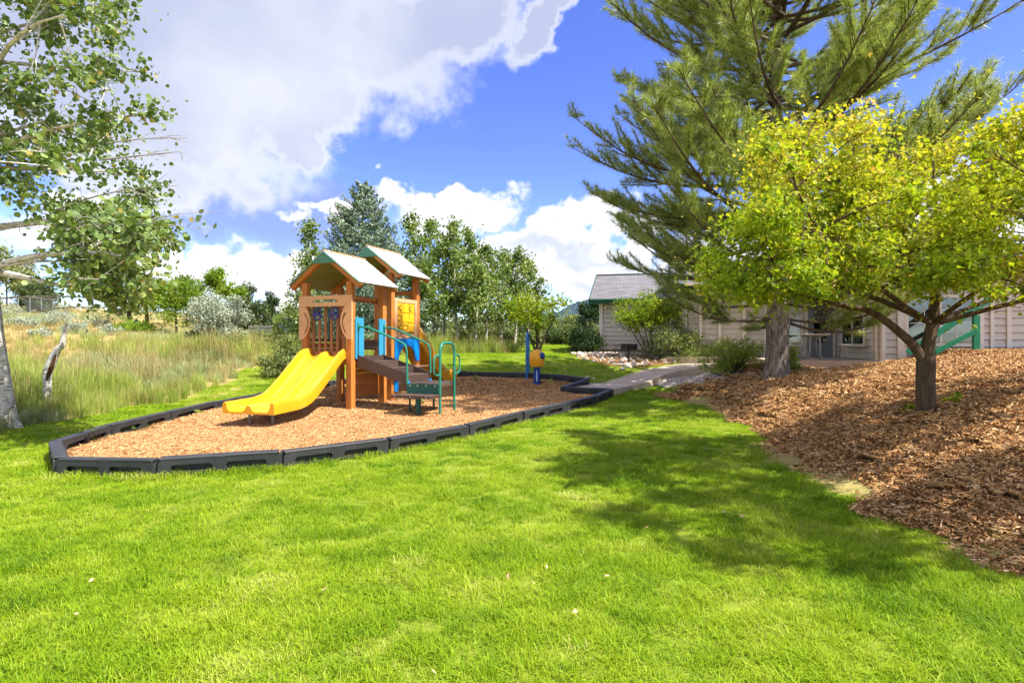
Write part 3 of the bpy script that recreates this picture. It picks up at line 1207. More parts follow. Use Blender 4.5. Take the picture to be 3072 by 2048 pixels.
def x_mark(k, a0):
    mb = MB()
    for s in (1, -1):
        pts = [on_cyl(k, a0 + t * 0.62, s * t * 0.066) for t in np.linspace(-1, 1, 9)]
        mb.tube(pts, 0.0085, 6)
    mb.build('x_mark', M_MARK, fr)


def o_mark(k, a0):
    pts = [on_cyl(k, a0 + 0.58 * math.cos(t), 0.066 * math.sin(t)) for t in np.linspace(0, 2 * math.pi, 25)]
    MB().tube(pts, 0.008, 6, False).build('o_mark', M_MARK, fr)


# the camera looks along the row, so the marks are turned as they stand in the photograph
x_mark(0, -1.0)
x_mark(2, -1.15)
o_mark(2, 1.05)
o_mark(3, -0.85)
x_mark(6, -1.0)
o_mark(7, -0.65)
o_mark(8, 1.0)
# blue arch, counter and blue feet under the deck
ar = [(v0 - 0.02, 0.93), (v0 - 0.02, 1.47), (v1 + 0.05, 1.47), (v1 + 0.05, 0.93), (v1 - 0.10, 0.93)]
for k in range(1, 16):
    a = math.pi * k / 16
    ar.append(((v0 + v1) / 2 + 0.0 + (v1 - v0 - 0.26) / 2 * math.cos(a), 0.93 + 0.38 * math.sin(a)))
ar.append((v0 + 0.14, 0.93))
MB().plate(ar, [], 0.025, ((uR, 0, 0), EYv, EZ, EX_)).build('arch_panel', M_BLUE, PS)
MB().box((uR + 0.09, V2 + TW / 2, 0.80), (0.32, TW + 0.12, 0.035), bev=0.006).build('counter', M_TAN, PS)
for v in (v0 + 0.04, v1 - 0.0):
    MB().box((uR + 0.012, v, 0.50), (0.025, 0.15, 0.52), bev=0.004).build('counter_leg', M_BLUE, PS)
# rear beam of the second tower with a hand slot
MB().plate([(-1.2 + U2, 2.38), (0.06 + U2, 2.38), (0.06 + U2, 2.66), (-1.2 + U2, 2.66)], [rrect(-0.56 + U2, 2.52, 0.7, 0.07, 0.034)], 0.03,
           ((0, V2 + TW + PW / 2, 0), EX_, EZ, (0, 1, 0))).build('rear_beam', M_CEDAR, PS)
MB().box((U2 - TW, V2 + TW / 2, 2.42), (0.04, TW - PW - 0.01, 0.14), bev=0.004).build('side_beam', M_CEDAR, PS)

# ------------------------------------------------------------------ talk post and blue hoop
g = ground_at(1611, 1162)
TPst = tag(empty('talk_post', (g[0], g[1], g[2]), 0), 'egg shaped orange ball with blue mouthpiece on a short blue post', 'play post')
M_EGG = plain('orange_ball', (0.80, 0.36, 0.010), 0.4, 0.4, 0.06)
M_NAVY = plain('navy_post', (0.006, 0.035, 0.24), 0.35, 0.5, 0.1)
kz = g[1] / 1700.0
hp = 62 * kz
MB().tube([(0, 0, -0.1), (0, 0, hp + 0.02)], 10.5 * kz, 20).build('post', M_NAVY, TPst, True)
MB().box((-0.01, -10.5 * kz - 0.003, hp * 0.55), (0.028, 0.012, hp * 0.52), bev=0.003).build('name_strip', plain('pale_strip', (0.45, 0.55, 0.75), 0.5), TPst)
prof = []
eh = 52 * kz
er = 23 * kz
for k in range(15):
    t = k / 14
    z = t * eh
    r = er * (math.sin(math.pi * (0.13 + 0.87 * t)) ** 0.62) if t < 1 else 0.004
    if t < 0.45:
        r = er * (0.80 + 0.20 * math.sin(math.pi / 2 * t / 0.45))
    else:
        q = (t - 0.45) / 0.55
        r = er * math.sqrt(max(1e-4, 1 - q ** 2.1))
    prof.append((max(r, 0.004), hp + z))
egg = MB().lathe(prof, 28).build('ball', M_EGG, TPst, True)
mp_ = MB()
c0 = Vector((er * 0.66, -er * 0.62, hp + eh * 0.63))
dirv = Vector((0.72, -0.62, 0.25)).normalized()
mp_.tube([c0 - dirv * 0.04, c0 + dirv * 0.015, c0 + dirv * 0.035], [0.095, 0.095, 0.075], 18)
mp_.build('mouthpiece', M_NAVY, egg, True)
g = ground_at(1583, 1134)
zt = seen(1583, 1000, g[1])[2] - g[2]
HB = tag(empty('blue_hoop', g, 0), 'tall thin blue bent tube hoop standing behind the ball post', 'play post')
M_LBLUE = plain('light_blue_tube', (0.015, 0.16, 0.42), 0.35, 0.5)
hb = MB().tube(bend([(-0.035, -0.30, -0.15), (-0.035, -0.30, zt), (0.035, 0.40, zt), (0.035, 0.40, -0.15)], 0.25, 8), 0.036, 12).build('tube', M_LBLUE, HB, True)
for z in (zt * 0.35, zt * 0.7):
    MB().span((-0.033, -0.28, z), (0.033, 0.38, z), 0.03, 0.03, 0.004).build('rung', M_LBLUE, HB)

# ------------------------------------------------------------------ park grill
g = ground_at(1886, 1092)
GR = tag(empty('park_grill', g, rad(-15)), 'black steel park grill on a single post beside the walk', 'grill')
k = g[1] / 1700.0
M_GRILL = plain('sooty_steel', (0.022, 0.020, 0.019), 0.65, 0.3, 0.4, 8.0, bump=0.3, bscale=60)
M_RUST = plain('rusty_post', (0.075, 0.042, 0.028), 0.8, 0.2, 0.4, 12)
hg = 40 * k
MB().tube([(0, 0, -0.1), (0, 0, hg)], 0.035, 12).build('post', M_RUST, GR, True)
wg, dg = 0.56, 0.42
bx = MB()
bx.box((0, 0, hg + 0.012), (wg, dg, 0.02))
bx.box((0, dg / 2, hg + 0.13), (wg, 0.015, 0.22))
bx.box((wg / 2, 0, hg + 0.13), (0.015, dg + 0.015, 0.22))
bx.box((-wg / 2 + 0.18, 0, hg + 0.13), (0.012, dg + 0.01, 0.22))
bx.box((0, -dg / 2, hg + 0.035), (wg, 0.015, 0.05))
bx.build('firebox', M_GRILL, GR)
gt = MB()
for i in range(10):
    gt.tube([(-wg / 2 - 0.22, -dg / 2 + 0.03 + i * (dg - 0.06) / 9, hg + 0.22), (wg / 2 - 0.02, -dg / 2 + 0.03 + i * (dg - 0.06) / 9, hg + 0.22)], 0.009, 6)
gt.tube([(-wg / 2 - 0.22, -dg / 2 + 0.02, hg + 0.22), (-wg / 2 - 0.22, dg / 2 - 0.02, hg + 0.22)], 0.011, 6)
gt.build('grate', M_GRILL, GR)
for z in (0.08, 0.15):
    MB().tube([(-wg / 2 - 0.2, -dg / 2, hg + z), (-wg / 2 + 0.17, -dg / 2, hg + z)], 0.012, 6).build('handle', M_GRILL, GR)
g2 = ground_at(1886, 1096)
MB().box((0, 0, 0.0), (1.05, 0.75, 0.06), bev=0.015).build('footing', M_CONC, GR)

# ------------------------------------------------------------------ house
HYAW = rad(-13)
HE = Vector((math.cos(HYAW), math.sin(HYAW), 0))
HN = Vector((-math.sin(HYAW), math.cos(HYAW), 0))
P0 = Vector((10.13, 15.6, 0))
HS = tag(empty('house', (P0.x, P0.y, 0), HYAW), 'beige lap sided house with grey shingle roof and dark green trim', 'house')
M_SIDING = plain('beige_siding', (0.66, 0.60, 0.52), 0.7, 0.25, 0.05, 2.0, bump=0.08, bscale=90, stretch=(0.1, 1, 1))
M_TRIM = plain('cream_trim', (0.80, 0.72, 0.62), 0.6, 0.3, 0.04)
M_WALLCORE = plain('siding_shadow_core', (0.16, 0.13, 0.11), 0.8)  # dark core, stands in for the shadow lines between siding courses
M_DKGREEN = plain('dark_green_fascia', (0.006, 0.085, 0.045), 0.5, 0.4)
M_RAIL = plain('green_railing', (0.008, 0.19, 0.09), 0.5, 0.4, 0.1)
M_FOUND = plain('tan_foundation', (0.26, 0.19, 0.13), 0.9, 0.2, 0.1)
m = Mat('grey_shingles')
o_ = m.obj()
bk = m.n('ShaderNodeTexBrick')
bk.offset = 0.5
bk.inputs['Scale'].default_value = 1.0
bk.inputs['Brick Width'].default_value = 0.30
bk.inputs['Row Height'].default_value = 0.14
bk.inputs['Mortar Size'].default_value = 0.008
bk.inputs['Color1'].default_value = (0.105, 0.10, 0.108, 1)
bk.inputs['Color2'].default_value = (0.19, 0.18, 0.19, 1)
bk.inputs['Mortar'].default_value = (0.05, 0.05, 0.055, 1)
uvn = m.n('ShaderNodeUVMap')
m.t.links.new(uvn.outputs[0], bk.inputs['Vector'])
nn = m.noise(o_, 3, 5, 0.6)
M_SHING = m.base(m.mix(m.math('MULTIPLY', nn, 0.4), bk.outputs['Color'], (0.20, 0.185, 0.20)), 0.9, 0.2)
m.bump(bk.outputs['Fac'], -0.5, 0.02)
# thin window glass: part mirror, part clear
m = Mat('window_glass')
gl = m.n('ShaderNodeBsdfGlossy')
gl.inputs['Roughness'].default_value = 0.03
trn = m.n('ShaderNodeBsdfTransparent')
trn.inputs[0].default_value = (0.72, 0.76, 0.76, 1)
fz = m.n('ShaderNodeFresnel')
fz.inputs[0].default_value = 1.6
mxs = m.n('ShaderNodeMixShader')
m.t.links.new(m.math('ADD', fz.outputs[0], 0.05), mxs.inputs[0])
m.t.links.new(trn.outputs[0], mxs.inputs[1])
m.t.links.new(gl.outputs[0], mxs.inputs[2])
m.t.links.new(mxs.outputs[0], m.out.inputs[0])
M_GLASS = m.m
M_BLIND = plain('window_blind', (0.36, 0.33, 0.31), 0.7, 0.2, 0.05)
M_DARKROOM = plain('dark_room', (0.03, 0.03, 0.03), 0.9, 0.1)
M_DOOR = plain('grey_blue_door', (0.22, 0.25, 0.28), 0.5)

bm_ = MB()
bm_.add([(0, 0, 0), (1, 0, 0), (1, -0.046, 0), (0, -0.046, 0), (0, 0, 0.205), (1, 0, 0.205), (1, -0.010, 0.205), (0, -0.010, 0.205)],
        [(0, 1, 2, 3), (4, 7, 6, 5), (3, 2, 6, 7), (0, 4, 5, 1), (0, 3, 7, 4), (1, 5, 6, 2)])
BOARD = bm_.mesh('siding_board', M_SIDING)


def wall(u, v, yaw, length, z0, z1, name='wall', course=0.19):
    """wall from local (u,v), running length metres along yaw; outside is to its right-hand (-y)"""
    W = MB().box((length / 2, 0.10, (z0 + z1) / 2), (length - 0.004, 0.20, z1 - z0)).build(name, M_WALLCORE, HS, loc=(u, v, 0), rz=yaw)
    nC = int((z1 - z0) / course + 0.999)
    for i in range(nC):
        o = link('siding_board', BOARD, W)
        z = z0 + i * course
        h = min(course - 0.011, z1 - z)  # gap bares the dark core as a painted shadow line
        o.location = (0, -0.001, z)
        o.scale = (length, 1, h / 0.205)
    return W


def trim(W, x, z0, z1, w=0.11, d=0.045):
    MB().box((x, -0.046 - d / 2 + 0.012, (z0 + z1) / 2), (w, d, z1 - z0), bev=0.004).build('corner_board', M_TRIM, W)


def window(W, x0, x1, z0, z1, cols=2, rows_=1, grid=False, blinds=True, fw=0.09):
    wd = empty('window')
    wd.parent = W
    y = -0.075
    cx, cz = (x0 + x1) / 2, (z0 + z1) / 2
    MB().box((cx, y, z1 + fw / 2), (x1 - x0 + 2 * fw, 0.06, fw), bev=0.004).build('frame', M_TRIM, wd)
    MB().box((cx, y - 0.012, z0 - fw / 2), (x1 - x0 + 2 * fw + 0.04, 0.08, fw), bev=0.004).build('sill', M_TRIM, wd)
    for x in (x0 - fw / 2, x1 + fw / 2):
        MB().box((x, y, cz), (fw, 0.058, z1 - z0 - 0.002), bev=0.004).build('frame', M_TRIM, wd)
    cw = (x1 - x0) / cols
    MB().box((cx, -0.052, cz), (x1 - x0, 0.004, z1 - z0)).build('backing', M_DARKROOM, wd)
    for c_ in range(cols):
        xa = x0 + c_ * cw
        if c_:
            MB().box((xa, y, cz), (0.06, 0.05, z1 - z0 - 0.004)).build('mullion', M_TRIM, wd)
        MB().box((xa + cw / 2, -0.080, cz), (cw - 0.01, 0.004, z1 - z0 - 0.006)).build('pane', M_GLASS, wd)
        if grid:
            MB().box((xa + cw / 2, -0.085, cz), (0.018, 0.006, z1 - z0 - 0.01)).build('muntin', M_TRIM, wd)
            MB().box((xa + cw / 2, -0.0855, z0 + (z1 - z0) * 0.45), (cw - 0.06, 0.006, 0.018)).build('muntin', M_TRIM, wd)
    if blinds:
        n = int((z1 - z0) / 0.05)
        bl = MB()
        for i in range(n):
            bl.box((cx, -0.064, z0 + (i + 0.5) * (z1 - z0) / n), (x1 - x0 - 0.02, 0.006, 0.043), Euler((0.35, 0, 0)))
        bl.build('blind', M_BLIND, wd)


WTOP = 3.45
# right wing front, recess side, recess back
w1 = wall(0, 0, 0, 8.0, 0.55, WTOP)
trim(w1, 0.06, 0.55, WTOP, 0.13)
trim(w1, 0.50, 0.55, WTOP, 0.20, 0.06)
window(w1, 0.66, 2.18, 1.40, 2.62, 2, 1, True)
trim(w1, 2.34, 0.55, WTOP, 0.17, 0.06)
trim(w1, 2.62, 0.55, WTOP, 0.09)
trim(w1, 3.0, 0.55, WTOP, 0.10)
trim(w1, 4.4, 0.55, WTOP, 0.12)
w2 = wall(0, 3.5, rad(-90), 3.498, 0.75, WTOP)
trim(w2, 3.40, 0.75, WTOP, 0.13)
trim(w2, 3.16, 0.75, WTOP, 0.07)
window(w2, 0.75, 2.55, 1.38, 2.20, 2, 1, False)
w3 = wall(-5.0, 3.5, 0, 4.998, 0.75, WTOP)
dr = empty('door')
dr.parent = w3
MB().box((4.45, -0.065, 1.92), (0.74, 0.06, 2.05), bev=0.005).build('door_leaf', M_DOOR, dr)
MB().box((4.45, -0.108, 2.1), (0.40, 0.012, 1.35)).build('pane', M_GLASS, dr)
MB().box((4.45, -0.0985, 2.1), (0.41, 0.004, 1.36)).build('backing', M_DARKROOM, dr)
MB().tube([(4.16, -0.075, 1.85), (4.16, -0.13, 1.85), (4.26, -0.13, 1.85)], 0.012, 8).build('handle', M_STEEL, dr, True)
for x in (4.02, 4.88):
    trim(w3, x, 0.75, 3.05, 0.10, 0.06)
window(w3, 3.05, 3.85, 1.36, 2.25, 2, 1, False)
for x in (0.06, 0.62, 1.25, 2.05, 2.75):
    trim(w3, x, 0.75, WTOP, 0.11, 0.09)
w4 = wall(-5.0, 7.6, rad(-90), 4.1, 0.75, WTOP)
trim(w4, 4.04, 0.75, WTOP, 0.12)
sd = empty('sliding_door')
sd.parent = w4
for k in range(2):
    MB().box((2.35 + 0.82 * k, -0.07, 1.86), (0.80, 0.02, 2.02)).build('backing', M_DARKROOM, sd)
    MB().box((2.35 + 0.82 * k, -0.090, 1.86), (0.78, 0.004, 2.0)).build('pane', M_GLASS, sd)
    for x in (-0.39, 0.39):
        MB().box((2.35 + 0.82 * k + x, -0.095, 1.86), (0.05, 0.03, 2.04)).build('frame', M_TRIM, sd)
# left wing
lw = Matrix.Rotation(-HYAW, 3, 'Z') @ (Vector((3.72, 24.0, 0)) - P0)
LZ0, LZ1 = 1.12, 3.12
LLEN = 6.4
w5 = wall(lw.x, lw.y, 0, LLEN, LZ0, LZ1)
MB().box((LLEN / 2, 0.02, LZ0 - 0.26), (LLEN - 0.02, 0.12, 0.52)).build('foundation', M_FOUND, w5)
trim(w5, 0.06, LZ0, LZ1, 0.13)
trim(w5, 1.08, 2.05, LZ1, 0.12)
window(w5, 1.22, 2.6, 2.12, 2.95, 2, 1, False, False, 0.08)
w6 = wall(lw.x, lw.y + 6.5, rad(-90), 6.498, LZ0, LZ1)
# roofs: left wing (ridge along the front)


def slab_roof(u0, u1, v_e, v_r, z_e, z_r, name='roof'):
    """front slope, back slope, fascia"""
    R = empty(name)
    R.parent = HS
    for s, (va, vb) in enumerate(((v_e, v_r), (2 * v_r - v_e, v_r))):
        L = math.hypot(vb - va, z_r - z_e)
        vs = [(u0, va, z_e), (u1, va, z_e), (u1, vb, z_r), (u0, vb, z_r)]
        vs += [(x, y, z - 0.10) for x, y, z in vs]
        me = bpy.data.meshes.new('roof_slope')
        me.from_pydata(vs, [], [(0, 1, 2, 3), (4, 7, 6, 5), (0, 4, 5, 1), (1, 5, 6, 2), (2, 6, 7, 3), (3, 7, 4, 0)])
        uvl = me.uv_layers.new(name='UVMap')
        for pl_ in me.polygons:
            for li in pl_.loop_indices:
                co = me.vertices[me.loops[li].vertex_index].co
                t = (co.y - va) / (vb - va) * L
                uvl.data[li].uv = (co.x, t)
        me.materials.append(M_SHING)
        link('roof_slope', me, R)
        sgn = -1 if s == 0 else 1
        MB().box(((u0 + u1) / 2, va + sgn * 0.022, z_e - 0.11), (u1 - u0, 0.035, 0.20), bev=0.004).build('fascia', M_DKGREEN, R)
    for u in (u0 - 0.02, u1 + 0.02):
        for va in (v_e, 2 * v_r - v_e):
            MB().span((u, va, z_e - 0.08), (u, v_r, z_r - 0.08), 0.035, 0.20, 0.003).build('rake_board', M_DKGREEN, R)
    MB().box(((u0 + u1) / 2, v_r, z_r + 0.01), (u1 - u0 + 0.04, 0.22, 0.04), bev=0.01).build('ridge_cap', M_SHING, R)
    return R


slab_roof(lw.x - 0.38, lw.x + LLEN + 0.4, lw.y - 0.5, lw.y + 3.2, 3.22, 4.62)
slab_roof(-5.3, 8.4, 2.85, 6.2, 3.45, 4.55)
slab_roof(-0.42, 8.6, -0.5, 2.6, 3.42, 4.35)
MB().box((-2.55, 3.0, 3.40), (4.9, 0.9, 0.10)).build('porch_ceiling', M_TRIM, HS)

for (u, v, z0_, z1_) in ((0.0, -0.09, 0.75, 3.3), (-4.9, 3.38, 0.95, 3.3)):
    MB().tube(bend([(u + 0.02, v - 0.38, z1_ + 0.02), (u + 0.02, v - 0.05, z1_ - 0.22), (u + 0.02, v - 0.02, z0_)], 0.08, 4), 0.035, 8).build('downspout', M_TRIM, HS, True)
for (u0_, u1_, v_, z_) in ((lw.x - 0.36, lw.x + LLEN + 0.38, lw.y - 0.58, 3.16), (-0.4, 8.58, -0.58, 3.36), (-5.28, -0.5, 2.77, 3.39)):
    MB().box(((u0_ + u1_) / 2, v_, z_), (u1_ - u0_, 0.10, 0.085), bev=0.02).build('gutter', M_DKGREEN, HS)
for (t_, r_) in ((0.42, 0.055), (0.70, 0.04)):
    uu, vv, zz_ = lw.x + LLEN * t_, lw.y + 1.6, 3.22 + 1.4 * (2.1 / 3.7)
    MB().tube([(uu, vv, zz_ - 0.1), (uu, vv, zz_ + 0.28)], r_, 10).build('vent_pipe', M_GALV, HS, True)

# patio slab
pt = []
for (u, v) in ((-2.6, 0.05), (-0.02, 0.05), (-0.02, 3.46), (-5.6, 3.46), (-5.6, 2.7), (-3.4, 1.6)):
    q = P0 + HE * u + HN * v
    pt.append((q.x, q.y))
PATZ = 0.92
tag(MB().plate(pt, [], 0.40, ((0, 0, PATZ - 0.40), EX_, EYv, EZ)).build('patio', M_CONC), 'beige concrete patio slab in the recess of the house', 'patio', kind='structure')

# green stair rail in front of the right wing
q = seen(2928, 1057, 14.0)
RL = tag(empty('stair_railing', (q[0], q[1], tz(q[0], q[1])), HYAW), 'green wooden stair railing with two slanted boards before the house window', 'railing')
MB().box((0, 0, 0.42), (0.14, 0.10, 1.00), bev=0.006).build('post', M_RAIL, RL)
MB().span((0.26, -0.06, 1.30), (-1.52, -0.06, -0.02), 0.04, 0.15, 0.004).build('rail_board', M_RAIL, RL)
MB().span((0.0, -0.075, 0.55), (-0.95, -0.075, -0.02), 0.035, 0.12, 0.004).build('rail_board', M_RAIL, RL)

# ------------------------------------------------------------------ picnic table
q = seen(2440, 1071, 16.9)
PT = tag(empty('picnic_table', (q[0], q[1], PATZ), rad(66)), 'white topped picnic table with bent tube legs on the patio', 'picnic table')
M_WHITE = plain('pale_table_top', (0.55, 0.52, 0.47), 0.5, 0.4, 0.05)
for k in range(4):
    MB().box((0, -0.285 + 0.19 * k, 0.735), (1.75, 0.18, 0.045), bev=0.008).build('top_plank', M_WHITE, PT)
for s in (-1, 1):
    MB().box((0, s * 0.74, 0.44), (1.75, 0.25, 0.045), bev=0.008).build('bench', M_WHITE, PT)
for u in (-0.62, 0.62):
    for s in (-1, 1):
        MB().tube(bend([(u, s * 0.12, 0.71), (u, s * 0.14, 0.025), (u, s * 0.76, 0.025), (u, s * 0.76, 0.415)], 0.16, 8), 0.024, 10).build('leg', M_GALV, PT, True)
    MB().tube([(u, -0.3, 0.70), (u, 0.3, 0.70)], 0.02, 8).build('cross_tube', M_GALV, PT, True)
    MB().tube([(u, 0, 0.42), (u * 0.25, 0, 0.70)], 0.014, 8).build('brace', M_GALV, PT, True)
    MB().tube([(u, -0.13, 0.42), (u, 0.13, 0.42)], 0.014, 8).build('cross_tube', M_GALV, PT, True)
# ------------------------------------------------------------------ foliage helpers
def unit(a):
    return a / (np.linalg.norm(a, axis=-1, keepdims=True) + 1e-9)


LEAF = {
    'kite': np.array([(0, -0.5), (0.26, 0.0), (0, 0.5), (-0.26, 0.0)]),
    'round': np.array([(0.0, -0.5), (0.36, -0.3), (0.46, 0.05), (0.0, 0.5), (-0.46, 0.05), (-0.36, -0.3)]),
    'lobed': np.array([(0.06, -0.5), (0.40, -0.34), (0.26, -0.12), (0.55, 0.12), (0.20, 0.12), (0.0, 0.58), (-0.20, 0.12), (-0.55, 0.12), (-0.26, -0.12), (-0.40, -0.34)]),
    'tri': np.array([(0, -0.5), (0.46, -0.08), (0.17, 0.1), (0, 0.56), (-0.17, 0.1), (-0.46, -0.08)]),
    'spray': np.array([(0.0, -0.5), (0.12, -0.2), (0.15, 0.15), (0, 0.5), (-0.15, 0.15), (-0.12, -0.2)]),
    'seed': np.array([(0.0, -0.5), (0.14, 0.1), (0.0, 0.5), (-0.14, 0.1)]),
}


def leaf_mesh(name, P, size, kind, mat, tint, rng, up=0.6, along=None, fold=0.12):
    """one leaf polygon per point; up biases the leaf normals to the sky, along biases the leaf direction"""
    N = len(P)
    nrm = unit(rng.normal(size=(N, 3)) + np.array([0, 0, up]))
    d = rng.normal(size=(N, 3))
    if along is not None:
        d = d * 0.45 + along
    t = unit(d - nrm * np.sum(d * nrm, 1, keepdims=True))
    b = np.cross(nrm, t)
    S = LEAF[kind]
    k = len(S)
    size = np.broadcast_to(size, (N,)) if np.ndim(size) else np.full(N, size)
    V = P[:, None, :] + (b[:, None, :] * S[None, :, 0:1] + t[:, None, :] * S[None, :, 1:2] - nrm[:, None, :] * (np.abs(S[None, :, 0:1]) * fold * 2)) * size[:, None, None]
    Fc = np.arange(N * k).reshape(N, k)
    return np_mesh(name, V.reshape(-1, 3), Fc, mat, False, {'tint': np.repeat(tint, k)})


def in_outline(px_poly, n, rng, y0, y1):
    """points inside a crown outline traced as bearings, spread in depth between y0 and y1"""
    poly = np.array(px_poly, float)
    lo, hi = poly.min(0), poly.max(0)
    out = []
    while len(out) < n:
        q = lo + rng.random((n * 2, 2)) * (hi - lo)
        q = q[in_poly(q[:, 0], q[:, 1], poly)]
        out += list(q)
    q = np.array(out[:n])
    y = y0 + (y1 - y0) * rng.beta(2, 2, n)
    return np.stack([(q[:, 0] - 1536) / 1700 * y, y, EYE - (q[:, 1] - 1024) / 1700 * y], 1)


def trunk_at(trunk, z):
    T = np.array(trunk)
    return np.array([np.interp(z, T[:, 2], T[:, k]) for k in range(4)])


def branch_path(p0, p1, rng, sag=0.15, n=6, wig=0.04):
    p0, p1 = np.array(p0), np.array(p1)
    L = np.linalg.norm(p1 - p0)
    mid = (p0 + p1) / 2 + np.array([0, 0, sag * L]) + rng.normal(size=3) * wig * L
    t = np.linspace(0, 1, n)[:, None]
    return (1 - t) ** 2 * p0 + 2 * t * (1 - t) * mid + t ** 2 * p1


def add_tree(name, label, cat, group, base, trunk, clumps, leaf_n, size, kind, lmat, bmat, rng, rise=0.55, zmin=None, twigs=3,
             br=1.0, up=0.6, shell=0.55, tintf=None, flat=0.75, tseg=10, sag=0.12, size_var=0.3, K=None):
    """trunk: (x,y,z,r) rows; clumps: (x,y,z,radius) rows. thing > trunk, branches, crown"""
    root = tag(empty(name, base), label, cat, group)
    b = np.array(base)
    MB().tube([tuple(np.array(t[:3]) - b) for t in trunk], [t[3] for t in trunk], tseg).build('trunk', bmat, root, True)
    T = np.array(trunk)
    zmin = zmin if zmin is not None else T[0, 2] + 0.35 * (T[-1, 2] - T[0, 2])
    brm = MB()
    C = np.array(clumps)
    K = K or max(3, len(C) // 9)
    pick = [int(rng.integers(0, len(C)))]
    for _ in range(K - 1):
        dd = np.min(np.linalg.norm(C[:, None, :3] - C[None, pick, :3], axis=2), axis=1)
        pick.append(int(np.argmax(dd)))
    limbs = []
    for ip in pick:
        tgt = C[ip, :3]
        ta = trunk_at(trunk, tgt[2])
        hd = math.hypot(tgt[0] - ta[0], tgt[1] - ta[1])
        za = np.clip(tgt[2] - hd * rise, zmin, T[-1, 2] * 0.985 + zmin * 0.015)
        a = trunk_at(trunk, za)
        pp = branch_path(a[:3], tgt, rng, sag, 9, 0.07)
        L = np.linalg.norm(tgt - a[:3])
        r0 = min(a[3] * 0.55, br * (0.012 + 0.028 * L))
        rs_ = np.linspace(r0, max(0.004, r0 * 0.15), len(pp))
        brm.tube([tuple(q - b) for q in pp], list(rs_), 6, False)
        for q, r_ in zip(pp[2:], rs_[2:]):
            limbs.append((*q, r_))
    limbs = np.array(limbs)
    tnodes = np.array([trunk_at(trunk, zz) for zz in np.linspace(zmin, T[-1, 2], 14)])
    tnodes[:, 3] *= 0.5
    limbs = np.concatenate([limbs, tnodes])
    for cxyz in C:
        dv = cxyz[:3] - limbs[:, :3]
        cost = np.linalg.norm(dv, axis=1) + 0.6 * np.clip(-dv[:, 2], 0, 9)
        a = limbs[int(np.argmin(cost + (cost < 0.12) * 9))]
        pp = branch_path(a[:3], cxyz[:3], rng, sag, 6, 0.06)
        L = np.linalg.norm(cxyz[:3] - a[:3])
        r0 = min(a[3] * 0.7, 0.004 + 0.012 * L)
        brm.tube([tuple(q - b) for q in pp], list(np.linspace(r0, max(0.004, r0 * 0.22), len(pp))), 6, False)
        for k in range(twigs):
            d = unit(rng.normal(size=3) + np.array([0, 0, 0.3]))
            st = pp[-1 - int(rng.integers(0, 3))]
            e = cxyz[:3] + d * cxyz[3] * rng.uniform(0.6, 1.0) * np.array([1, 1, flat])
            tp = branch_path(st, e, rng, 0.05, 4, 0.08)
            brm.tube([tuple(q - b) for q in tp], list(np.linspace(max(0.0045, r0 * 0.25), 0.002, 4)), 4, False)
    if brm.v:
        brm.build('branches', bmat, root, True)
    n = len(C)
    wts = C[:, 3] ** 2
    cnt = np.maximum(1, (leaf_n * wts / wts.sum()).astype(int))
    idx = np.repeat(np.arange(n), cnt)
    d = unit(rng.normal(size=(len(idx), 3)))
    rr = np.where(rng.random(len(idx)) < 0.5, rng.random(len(idx)) ** shell, np.abs(rng.normal(size=len(idx))) * 0.8)
    P = C[idx, :3] + d * (rr * C[idx, 3])[:, None] * np.array([1, 1, flat]) - b
    P = P + rng.normal(size=P.shape) * 0.06 * C[idx, 3][:, None]
    ct = rng.random(n)
    tint = 0.5 * rng.random(len(idx)) + 0.5 * ct[idx]
    if tintf is not None:
        tint = tintf(P + b, tint, rng)
    sz = size * (1 + size_var * rng.normal(size=len(idx)).clip(-1.6, 1.6))
    link('crown', leaf_mesh('crown', P, sz, kind, lmat, np.clip(tint, 0, 1), rng, up), root)
    return root


def crown_ellipsoid(c_, rx, ry, rz, n, cr, rng, shell=0.4, zcut=-1.0):
    d = unit(rng.normal(size=(n * 3, 3)))
    d = d[d[:, 2] > zcut][:n]
    r = rng.random(len(d)) ** shell
    P = np.array(c_) + d * r[:, None] * np.array([rx, ry, rz])
    return np.concatenate([P, (cr * rng.uniform(0.7, 1.3, len(d)))[:, None]], 1)


LM_ASPEN = leafmat('aspen_leaf', [(0.0, (0.06, 0.11, 0.03)), (0.45, (0.16, 0.25, 0.055)), (0.8, (0.32, 0.40, 0.12)), (0.97, (0.44, 0.36, 0.10))], 0.38, 0.4, 0.45)
LM_GROVE = leafmat('grove_leaf', [(0.0, (0.07, 0.125, 0.024)), (0.5, (0.18, 0.26, 0.055)), (1.0, (0.35, 0.42, 0.12))], 0.38, 0.45, 0.4)
LM_MAPLE = leafmat('maple_leaf', [(0.0, (0.10, 0.19, 0.012)), (0.35, (0.25, 0.37, 0.018)), (0.65, (0.50, 0.53, 0.03)), (0.9, (0.68, 0.54, 0.08)), (1.0, (0.66, 0.34, 0.11))], 0.54, 0.5, 0.3)
LM_MAPLE2 = leafmat('young_maple_leaf', [(0.0, (0.08, 0.16, 0.01)), (0.5, (0.24, 0.34, 0.014)), (1.0, (0.46, 0.46, 0.03))], 0.45, 0.5, 0.3)
LM_NEEDLE = leafmat('pine_needle', [(0.0, (0.12, 0.18, 0.03)), (0.5, (0.31, 0.39, 0.085)), (1.0, (0.58, 0.61, 0.24))], 0.42, 0.4, 0.4)
LM_SPRUCE = leafmat('spruce_needle', [(0.0, (0.075, 0.13, 0.075)), (0.5, (0.19, 0.27, 0.18)), (1.0, (0.38, 0.46, 0.33))], 0.12, 0.6, 0.2)
LM_CONE = leafmat('spruce_cone', [(0.0, (0.10, 0.09, 0.02)), (1.0, (0.27, 0.19, 0.05))], 0.1, 0.7, 0.2)
